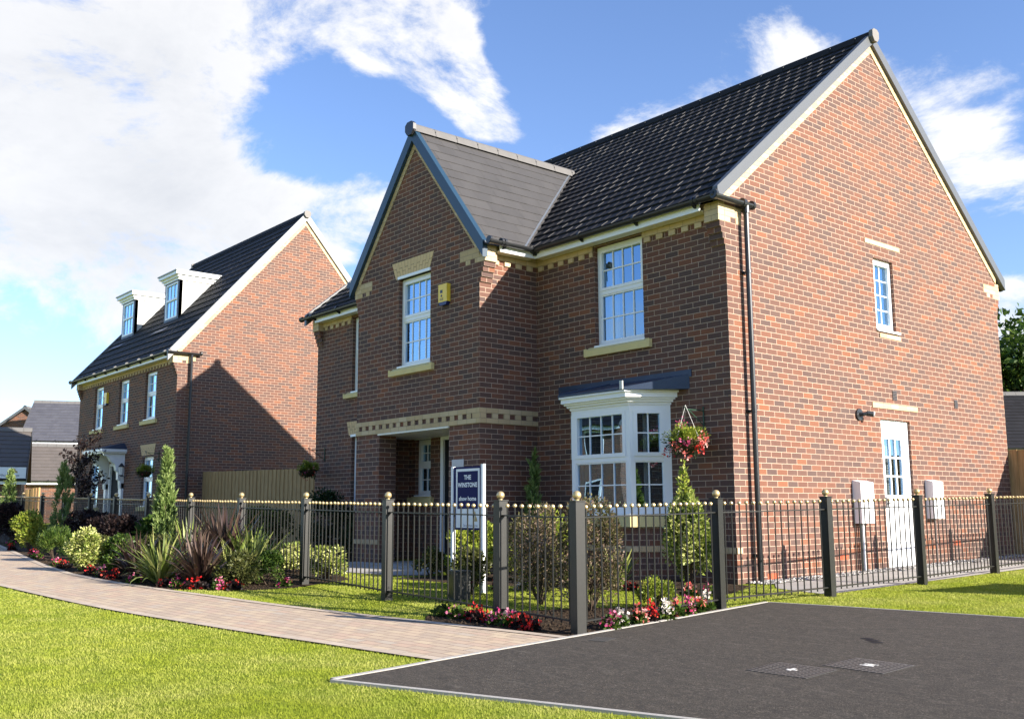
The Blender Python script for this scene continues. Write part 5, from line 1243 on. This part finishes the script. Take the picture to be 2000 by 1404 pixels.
# flowers
FL=[((-17.13,-3.95),'pink','far pink bedding plant, leftmost at the bed edge'),((-16.2,-4.2),'pink','second far pink bedding plant from the left'),((-13.9,-4.75),'red','red bedding plant below the yellow-green shrub'),((-11.9,-4.85),'red','red bedding plant left of the round green shrub'),((-11.2,-5.0),'pink','pink bedding plant left of the round green shrub'),
((-9.0,-5.30),'pink','pink-red begonia between the green and variegated shrubs'),((-8.55,-5.33),'red','red begonia left of the variegated shrub'),((-6.95,-5.42),'red','bright red begonia right of the variegated shrub'),((-6.6,-5.40),'pink','pink begonia in front of the green shrub'),((-6.35,-5.44),'red','scarlet begonia left of the bronze flax'),((-6.05,-5.43),'red','scarlet begonia below the bronze flax'),((-5.35,-5.40),'pink','pink begonia at the path edge by the flax'),((-4.55,-5.32),'red','red begonia under the green flax'),((-4.35,-5.25),'pink','pink begonia under the large bronze flax'),((-4.05,-5.22),'red','red begonia in front of the large bronze flax'),((-3.98,-5.12),'red','small red begonia right of the large bronze flax'),((-3.72,-4.98),'pink','magenta begonia in front of the olive shrub'),((-3.55,-4.88),'red','red begonia at the right end of the bed'),((-3.62,-4.2),'pink','pink begonia at the foot of the railing post'),
((.05,-4.50),'lf_olive','leafy begonia without bloom left of the corner bed'),((.30,-4.50),'pink','pale pink begonia at the left of the corner bed'),((.50,-4.46),'red','scarlet begonia in front of the second railing post'),((.62,-4.50),'red','second scarlet begonia by the second railing post'),((.84,-4.50),'pink','magenta begonia between the railing posts'),((1.02,-4.48),'pink','pink begonia between the railing posts'),((1.16,-4.50),'red','red begonia left of the corner post'),((1.32,-4.52),'red','small red begonia close to the corner post'),
((1.76,-4.02),'pink','pink and white begonia right of the corner post'),((1.72,-3.86),'whitep','white begonia at the kerb, right of the corner post'),((1.70,-3.62),'coral','coral begonia at the kerb'),((1.66,-3.42),'red','red begonia at the kerb under the railings'),((1.66,-3.22),'whitep','creamy white begonia by the kerb'),((1.60,-3.0),'coral','coral begonia by the kerb, third from the drive post'),((1.55,-2.80),'pink','pink begonia inside the railings'),((1.54,-2.62),'coral','coral pink begonia near the drive post'),((1.46,-2.42),'whitep','tall white begonia nearest the drive post'),
((-.35,-1.5),'red','red begonia left of the clipped box shrub'),((-.10,-1.45),'pink','purple-pink begonia below the bay window'),((.10,-1.40),'pink','pink begonia left of the variegated cone'),((.45,-1.45),'coral','coral begonia at the foot of the variegated cone'),((.62,-1.30),'pink','pink begonia right of the variegated cone'),((-2.1,-2.55),'red','red begonia at the foot of the sign post'),((-1.55,-2.5),'red','red begonia behind the dark box'),((-1.3,-2.35),'whitep','white begonia behind the dark box'),((-7.5,-1.35),'pink','pink begonia beside the porch pier'),((-7.2,-1.45),'red','red begonia beside the porch pier'),((-7.9,-1.35),'whitep','pale begonia left of the porch pier')]
for (x,y),m,lab in FL:
    near_=x>1.4 and y<-2.3
    flowerplant(x,y,m,lab,s=.062 if near_ else (.085 if x<-3 else .07),h=.15 if near_ else .12,n=130,fl=42 if x<-3 else (85 if near_ else 60),leafm='lf_green' if m!='red' else 'lf_purple')
# stray leaves / clods in the soil beds
def clods(name,poly,n,label):
    xs=[p[0] for p in poly];ys=[p[1] for p in poly]; P=np.stack([RNG.uniform(min(xs),max(xs),n),RNG.uniform(min(ys),max(ys),n)],1); P=P[inpoly(P,poly)]
    b=B(); 
    for x,y in P:
        r=random.uniform(.008,.024); z=G(x,y)+.005; a0=random.uniform(0,6); k=5
        ring=[(x+r*math.cos(a0+6.28*i/k)*random.uniform(.7,1.2),y+r*math.sin(a0+6.28*i/k)*random.uniform(.7,1.2),z) for i in range(k)]; t_=(x+random.uniform(-.3,.3)*r,y,z+r*random.uniform(.5,1))
        for i in range(k): b.face([ring[i],ring[(i+1)%k],t_],[(0,0)]*3,'soil')
    o=b.build(name); o['kind']='stuff'; o['label']=label
clods('soil_clods',[(1.86,-4.50),(1.294,-4.62),(0.841,-4.70),(0.215,-4.80),(-.05,-4.6),(.45,-3.2),(.9,-2.5),(1.52,-2.2),(1.73,-3.45)],1500,'crumbly bark and soil in the corner bed')
clods('soil_clods',[(-12.854,-4.87),(-10.895,-5.16),(-8.845,-5.42),(-7.303,-5.56),(-5.246,-5.54),(-4.2,-5.42),(-3.9,-5.1),(-3.45,-4.75),(-3.6,-4.2),(-8,-4.6)],1600,'crumbly bark and soil in the long bed')
P_=B()
for i in range(900):
    y=random.uniform(.15,8.2); x=random.uniform(.01,.30); r=random.uniform(.012,.026); sphere(P_,(x,y,G(x,y)+.014+r*.2),r,'gravel',5,3,.6)
o=P_.build('gravel_stones'); o['kind']='stuff'; o['label']='pale gravel along the foot of the gable wall'
# hanging baskets
def basket(x,y,z,label,r=.215,n=4200,sc=1.0,hookz=None,fq=1.0):
    root=empty('hanging_basket',(x,y,z),label,'basket','hanging flower baskets')
    b=B(); 
    for i in range(5):
        a0,a1=math.pi/2*i/5,math.pi/2*(i+1)/5
        for k in range(14):
            t0,t1=6.283*k/14,6.283*(k+1)/14; f=lambda a,t:(x+r*.8*math.sin(a)*math.cos(t),y+r*.8*math.sin(a)*math.sin(t),z-r*.8*math.cos(a))
            b.face([f(a0,t0),f(a0,t1),f(a1,t1),f(a1,t0)],[(0,0)]*4,'coir')
    b.build('liner',root)
    hz=hookz or z+.36
    for k in range(3):
        t_=2.1*k+.4; b=B(); tube(b,[(x+r*.8*math.cos(t_),y+r*.8*math.sin(t_),z),(x,y,hz)],.003,'chain',5); b.build('chain',root)
    D=RNG.normal(size=(n,3)); D/=np.linalg.norm(D,axis=1)[:,None]; lob=.75+.35*np.sin(D[:,0]*4+1)*np.cos(D[:,1]*5+D[:,2]*3)
    P=D*np.array([r*1.25,r*1.25,r*1.05])*(RNG.uniform(.35,1.05,n)*lob)[:,None]+np.array([x,y,z+.01])
    low=D[:,2]<-.1
    V=leaf_quads(P,D+np.array([0,0,.25]),.036,.4)
    mesh_leaves('foliage',V[~low],'lf_lime',root); mesh_leaves('foliage',V[low],'lf_dark',root)
    for m,c,k in (('pink',(.10,-.12,-.02),30),('coral',(-.0,-.17,-.06),35),('coral',(.19,.03,.0),80),('red',(.19,-.03,-.08),40),('red',(-.15,-.10,-.10),30),('coral',(.12,-.15,-.14),30),('pink',(-.03,-.05,.17),25)):
        k=max(3,int(k*fq)); D=RNG.normal(size=(k,3)); P=np.array([x,y,z])+np.array(c)*(r/.17)+D*.028; mesh_leaves('blossom',leaf_quads(P,D,.03,.9),m,root)
    return root
basket(-.44,-.36,1.84,'sunlit hanging basket of coral and pink begonias beside the bay window',hookz=2.29)
basket(-10.08,-.36,1.80,'shaded hanging basket on the left end of the main house',hookz=2.25,fq=.15,r=.17)
basket(X2-1.0,Y2-.36,Z2+1.80,'shaded hanging basket between the lantern and the gable corner of the second house',r=.2,fq=.06,hookz=Z2+2.35)
basket(X2-7.6,Y2-.36,Z2+1.70,'shaded hanging basket at the far left end of the second house',r=.2,fq=.06,hookz=Z2+2.25)
# ================================================================= BACKGROUND BUILDINGS
M['tile4']=tile('slate_blue_tile',(.055,.055,.065),(.08,.08,.09),.35,.6)
rv=Vector((math.cos(0.8698),math.sin(0.8698),0)); fv=Vector((-math.sin(0.8698),math.cos(0.8698),0))
cam3=Vector((7.7188,-10.1139,0.98295))
def at(u,d,z=0):  # world point at lateral pixel u and depth d, height z
    p=cam3+fv*d+rv*((u-1000)/1949.74*d/0.99); return Vector((p.x,p.y,z))
def simple_roofblock(parent,O,u,n,W,D,z0,ze,zr,tilem,wallm,ridge_inset=0,gauge=.34):
    """block of width W along u, depth D, eaves ze, ridge zr parallel to u"""
    fr=F(O,u,n); b=B(); box(b,fr,0,W,-D,0,z0,ze,wallm); b.build('wall',parent)
    b=B(); P0=fr.p(-.2-ridge_inset*0,.3,ze-.1); s=Vector(n)*-1*(D/2+.3)+Vector((0,0,zr-ze+.1)); S=s.length; s.normalize(); nn=Vector(u).cross(s); nn=nn if nn.z>0 else -nn
    roof_tiles(b,P0,u,s,nn,W+.4,S,gauge,.33,tilem,lift=.025,side=.0)
    Q=[fr.p(-.2,-D-.3,ze-.1),fr.p(W+.2,-D-.3,ze-.1),fr.p(W+.2,-D/2,zr),fr.p(-.2,-D/2,zr)]; b.face(Q,[(0,0)]*4,tilem)
    for a in (0,W):
        q=[fr.p(a,0,ze-.02),fr.p(a,-D,ze-.02),fr.p(a,-D/2,zr-.12)]; b.face(q if a==0 else q[::-1],[(0,ze),(D,ze),(D/2,zr)],wallm)
        e=a+(-.2 if a==0 else .2)
        for (d0,d1) in ((.32,-D/2),(-D-.32,-D/2)):
            p0,p1=fr.p(e,d0,ze-.12),fr.p(e,d1,zr); b.face([p0,p1,p1+Vector((0,0,.07)),p0+Vector((0,0,.07))],[(0,0)]*4,'verge'); b.face([p0-Vector((0,0,.12)),p1-Vector((0,0,.12)),p1,p0],[(0,0)]*4,'verge')
    b.build('roof',parent)
    b=B(); hexridge(b,fr.p(-.2,-D/2,zr),fr.p(W+.2,-D/2,zr),'ridge',False,clips=False); b.build('ridge_tile',parent)
    b=B(); box(b,fr,-.2,W+.2,.28,.31,ze-.28,ze-.1,'white'); gutter(b,fr.p(-.2,.37,ze-.1),fr.p(W+.2,.37,ze-.1)); b.build('gutter',parent)
    return fr
# far house A (large dark roof)
O=at(56,55); hA=empty('brick_house',tuple(O),'distant house with a large plain dark roof, behind the left end of the second house','house')
u=(rv+fv*.30).normalized(); n=Vector((u.y,-u.x,0)); fa=simple_roofblock(hA,O,u,n,9,8,-.5,5.0,6.72+.75,'tile4','brick',gauge=.36)
# garage block in front with a grey-brown roof
O=at(42,50); hB=empty('garage',tuple(O),'low grey-roofed garage in front of the distant dark-roofed house','garage'); fb_=simple_roofblock(hB,O,u,n,8,4.6,-.5,2.66,4.48,'tile3','brick',gauge=.30)
board_fence(tuple(at(44,46.5)[:2]),tuple(at(90,46)[:2]),1.9,2.15,'far wooden fence in front of the garage wall',.15)
# sales building at far left
O=at(-90,38); hC=empty('sales_office',tuple(O),'single-storey sales office with a white name board at the far left','building')
u2=(rv+fv*.44).normalized(); n2=Vector((u2.y,-u2.x,0)); fc=simple_roofblock(hC,O,u2,n2,2.62,4.4,-.5,2.35,4.35,'tile3','brick',gauge=.28)
b=B(); box(b,fc,-.3,2.78,.40,.46,2.30,2.72,'signwhite'); sb=b.build('name_board',hC,label='white board with a tan bird-like emblem and company name')
b=B(); textmesh(b,'David Wilson Homes',fc,2.02,2.37,.135,.464,'signblue',sx=.9); b.build('lettering',sb)
b=B(); prism(b,fc,[(2.36,2.50),(2.50,2.50),(2.48,2.57),(2.42,2.60),(2.40,2.67),(2.36,2.68),(2.34,2.60)],.46,.464,'tan'); b.build('emblem',sb)
b=B(); c=fc.p(1.62,.2,1.55); tube(b,[c+Vector((0,0,.13)),c+Vector((0,0,.3))],.13,'black',8,r1=.01); tube(b,[c-Vector((0,0,.15)),c+Vector((0,0,.13))],.08,'lampglass',8,r1=.11); tube(b,[fc.p(1.62,0,1.3),c-Vector((0,0,.15))],.02,'black',6); b.build('wall_lamp',hC)
# gabled house behind it
O=at(-40,62); hD=empty('brick_house',tuple(O),'distant gabled brick house peeping over the sales office roof','house')
gu=(fv*1.0+rv*.25).normalized(); gn=Vector((gu.y,-gu.x,0)); 
O2=at(-30,60); simple_roofblock(hD,O2,(fv+rv*-.1).normalized(),-(rv+fv*.1).normalized(),8,5.2,-.5,5.2,7.3,'tile4','brick',gauge=.4)
# right background
O=at(1900,40); hE=empty('brick_house',tuple(O),'house with a steep dark tiled roof beyond the wooden fence at right','house'); fe=simple_roofblock(hE,O,rv,-fv,10,7,-.5,3.45,5.95,'tile','render',gauge=.27)
hR=empty('brick_house',(22,-13,-.1),'brick house off to the right, seen only mirrored in the bay window','house')
simple_roofblock(hR,Vector((20,-6,0)),(0,-1,0),(-1,0,0),9,8,-.3,5.0,8.4,'tile','brick')
# house across the street (seen only in reflections)
hO=empty('brick_house',(-30,-28,.3),'brick house across the street, seen only mirrored in the bay window','house')
fo=simple_roofblock(hO,Vector((-24,-24,0)),(-1,0,0),(0,1,0),9,8,-.3,5.0,8.6,'tile','brick')
b=B(); 
for a in (1.2,6.6):
    for z in (1.0,3.4): box(b,fo,a,a+1.2,0,.03,z,z+1.3,'white'); box(b,fo,a+.08,a+1.12,.03,.035,z+.08,z+1.22,'dark')
b.build('window',hO); b=B(); box(b,fo,3.7,5.3,0,.8,2.3,2.55,'white'); box(b,fo,3.8,3.95,.6,.75,0,2.3,'white'); box(b,fo,5.05,5.2,.6,.75,0,2.3,'white'); b.build('porch',hO)
# ================================================================= SKY, SUN, CAMERA
SD=Vector((1,.36,.45)).normalized(); EL=math.asin(SD.z); AZ=math.atan2(SD.x,SD.y)
w=bpy.data.worlds.new('World'); sc.world=w; w.use_nodes=True
t=NT('w',world=w)
sky=t.n('ShaderNodeTexSky',sky_type='NISHITA',sun_disc=False,sun_elevation=EL,sun_rotation=AZ,altitude=50,air_density=1.0,dust_density=.35,ozone_density=2.2)
D=t.n('ShaderNodeTexCoord').outputs['Generated']
CL=[(-0.887, 0.2458, 0.391, 0.1693, 1), (-0.829, 0.3367, 0.4465, 0.1231, 1), (-0.7783, 0.4341, 0.4536, 0.0872, 1), (-0.7477, 0.4998, 0.4371, 0.0769, 1), (-0.7317, 0.5487, 0.4044, 0.0641, 1.1), (-0.72, 0.5805, 0.3804, 0.0462, 0.9), (-0.8205, 0.497, 0.2823, 0.0564, 0.9), (-0.74, 0.5002, 0.4498, 0.0872, 0.6), (-0.8985, 0.3034, 0.3174, 0.1334, 1), (-0.9371, 0.2289, 0.2633, 0.1539, 1), (-0.8886, 0.3807, 0.2559, 0.1334, 1), (-0.8372, 0.4608, 0.2947, 0.0615, 0.9), (-0.9169, 0.3502, 0.1917, 0.1231, 0.95), (-0.9566, 0.2403, 0.165, 0.0872, 0.7), (-0.8503, 0.4697, 0.2374, 0.0564, 0.85), (-0.8094, 0.4893, 0.3247, 0.0308, 0.4), (-0.9528, 0.2821, 0.112, 0.0769, 0.3), (-0.603, 0.6976, 0.387, 0.0718, 0.78), (-0.6435, 0.6755, 0.3602, 0.0564, 0.7), (-0.5099, 0.743, 0.4336, 0.1026, 0.7), (-0.4578, 0.7783, 0.4298, 0.0769, 0.62), (-0.547, 0.7429, 0.386, 0.0564, 0.6), (-0.4, 0.8295, 0.3898, 0.0718, 0.62), (-0.3588, 0.8627, 0.3564, 0.0667, 0.62), (-0.3884, 0.8695, 0.3053, 0.0667, 0.6), (-0.4043, 0.8496, 0.3388, 0.0462, 0.45), (-0.3754, 0.9097, 0.1775, 0.0462, 0.95), (-0.3764, 0.9156, 0.1412, 0.0462, 0.95), (-0.6786, 0.6469, 0.3479, 0.0205, 0.5), (-0.8197, 0.4155, 0.3942, 0.0308, -0.4), (-0.8069, 0.4525, 0.3796, 0.0359, -0.5), (-0.7934, 0.4902, 0.3608, 0.0385, -0.5), (-0.7782, 0.5278, 0.3404, 0.041, -0.55), (-0.9518, 0.2371, 0.1944, 0.0564, -0.2), (-0.9534, 0.2722, 0.1302, 0.0769, -0.4), (-0.8143, 0.517, 0.2638, 0.0359, -0.6), (-0.7352, 0.5959, 0.3231, 0.0615, -1)]
vm=lambda op,a,b_: t.n('ShaderNodeVectorMath',operation=op,ins={0:a,1:b_})
acc=None
# warp the direction a little so blob edges are irregular
wn=t.n('ShaderNodeTexNoise',ins={'Vector':D,'Scale':3.2,'Detail':3.0}); off=vm('SUBTRACT',wn.outputs['Color'],(.5,.5,.5)).outputs[0]
Dw=vm('ADD',D,vm('SCALE',off,(0,0,0)).outputs[0]).outputs[0]
sc_=t.n('ShaderNodeVectorMath',operation='SCALE'); t.nt.links.new(off,sc_.inputs[0]); sc_.inputs['Scale'].default_value=.17
Dw=vm('ADD',D,sc_.outputs[0]).outputs[0]
Ds=vm('MULTIPLY',Dw,(1,1,1.45)).outputs[0]
for (cx,cy,cz,rad,wt) in CL:
    dd=t.n('ShaderNodeVectorMath',operation='DISTANCE'); t.nt.links.new(Ds,dd.inputs[0]); dd.inputs[1].default_value=(cx,cy,cz*1.45)
    mr=t.n('ShaderNodeMapRange',interpolation_type='SMOOTHERSTEP',ins={'From Min':rad*1.25,'From Max':rad*.2,'To Min':0.0,'To Max':wt}); t.nt.links.new(dd.outputs['Value'],mr.inputs['Value'])
    acc=mr.outputs[0] if acc is None else t.math('ADD',acc,mr.outputs[0])
acc=t.math('MINIMUM',acc,1.05)
sep=t.n('ShaderNodeSeparateXYZ'); t.nt.links.new(D,sep.inputs[0])
Dn=vm('MULTIPLY',D,(1,1,1.9)).outputs[0]
n1=t.noise(Dn,4.6,10,.66,.25); n2=t.noise(Dn,3.0,6,.6)
behind=t.n('ShaderNodeMapRange',ins={'From Min':.1,'From Max':-.5,'To Min':0.0,'To Max':-.02}); 
dt=t.n('ShaderNodeVectorMath',operation='DOT_PRODUCT'); t.nt.links.new(D,dt.inputs[0]); dt.inputs[1].default_value=(-.764,.645,0); t.nt.links.new(dt.outputs['Value'],behind.inputs['Value'])
f=t.math('ADD',t.math('MULTIPLY',acc,.56),t.math('MULTIPLY',t.math('SUBTRACT',n1,.5),2.3)); f=t.math('ADD',f,behind.outputs[0])
mask=t.n('ShaderNodeMapRange',interpolation_type='SMOOTHSTEP',ins={'From Min':.16,'From Max':.56}); t.nt.links.new(f,mask.inputs['Value'])
dens=t.n('ShaderNodeMapRange',ins={'From Min':.40,'From Max':.85}); t.nt.links.new(f,dens.inputs['Value'])
Do=vm('ADD',Dn,(.045,.015,.06)).outputs[0]; n3=t.noise(Do,4.6,10,.66,.25)
em=t.math('ADD',t.math('MULTIPLY',t.math('SUBTRACT',n3,n1),3.2),.25,clamp=True)
gd=t.n('ShaderNodeVectorMath',operation='DISTANCE'); t.nt.links.new(Dw,gd.inputs[0]); gd.inputs[1].default_value=(-0.8965, 0.2687, 0.3523)
gm=t.n('ShaderNodeMapRange',interpolation_type='SMOOTHSTEP',ins={'From Min':.30,'From Max':.05,'To Min':0.0,'To Max':.48}); t.nt.links.new(gd.outputs['Value'],gm.inputs['Value'])
shade=t.math('ADD',t.math('ADD',gm.outputs[0],t.math('MULTIPLY',dens.outputs[0],t.math('ADD',t.math('MULTIPLY',n2,1.8),-.65,clamp=True))),t.math('MULTIPLY',em,.45),clamp=True)
ccol=t.mix(shade,(5.6,5.55,5.5),(3.7,3.8,4.0))
skc=t.mix(1.0,sky.outputs[0],(.99,1.05,1.27),'MULTIPLY')
fin=t.mix(t.math('MULTIPLY',mask.outputs[0],.95),skc,ccol)
bg=t.n('ShaderNodeBackground',ins={'Color':fin,'Strength':.078}); wo=t.n('ShaderNodeOutputWorld'); t.nt.links.new(bg.outputs[0],wo.inputs[0])
sl=bpy.data.lights.new('sun','SUN'); sl.energy=5.0; sl.angle=R(.53); sl.color=(1,.92,.81); so=bpy.data.objects.new('sun',sl); COL.objects.link(so); so.rotation_euler=SD.to_track_quat('Z','Y').to_euler(); so.location=(20,5,20)
cd=bpy.data.cameras.new('camera'); cam=bpy.data.objects.new('camera',cd); COL.objects.link(cam)
cam.location=(7.718837,-10.113861,0.982949); cam.rotation_mode='XYZ'; cam.rotation_euler=(1.7211338,0.0042444,0.8697615)
cd.sensor_width=36; cd.sensor_fit='HORIZONTAL'; cd.lens=1949.74*36/2000; cd.clip_start=.05; cd.clip_end=2000
sc.camera=cam
sc.view_settings.view_transform='Standard'; sc.view_settings.look='None'; sc.view_settings.exposure=1.42; sc.view_settings.gamma=1.0
sc.cycles.max_bounces=8; sc.cycles.transparent_max_bounces=16
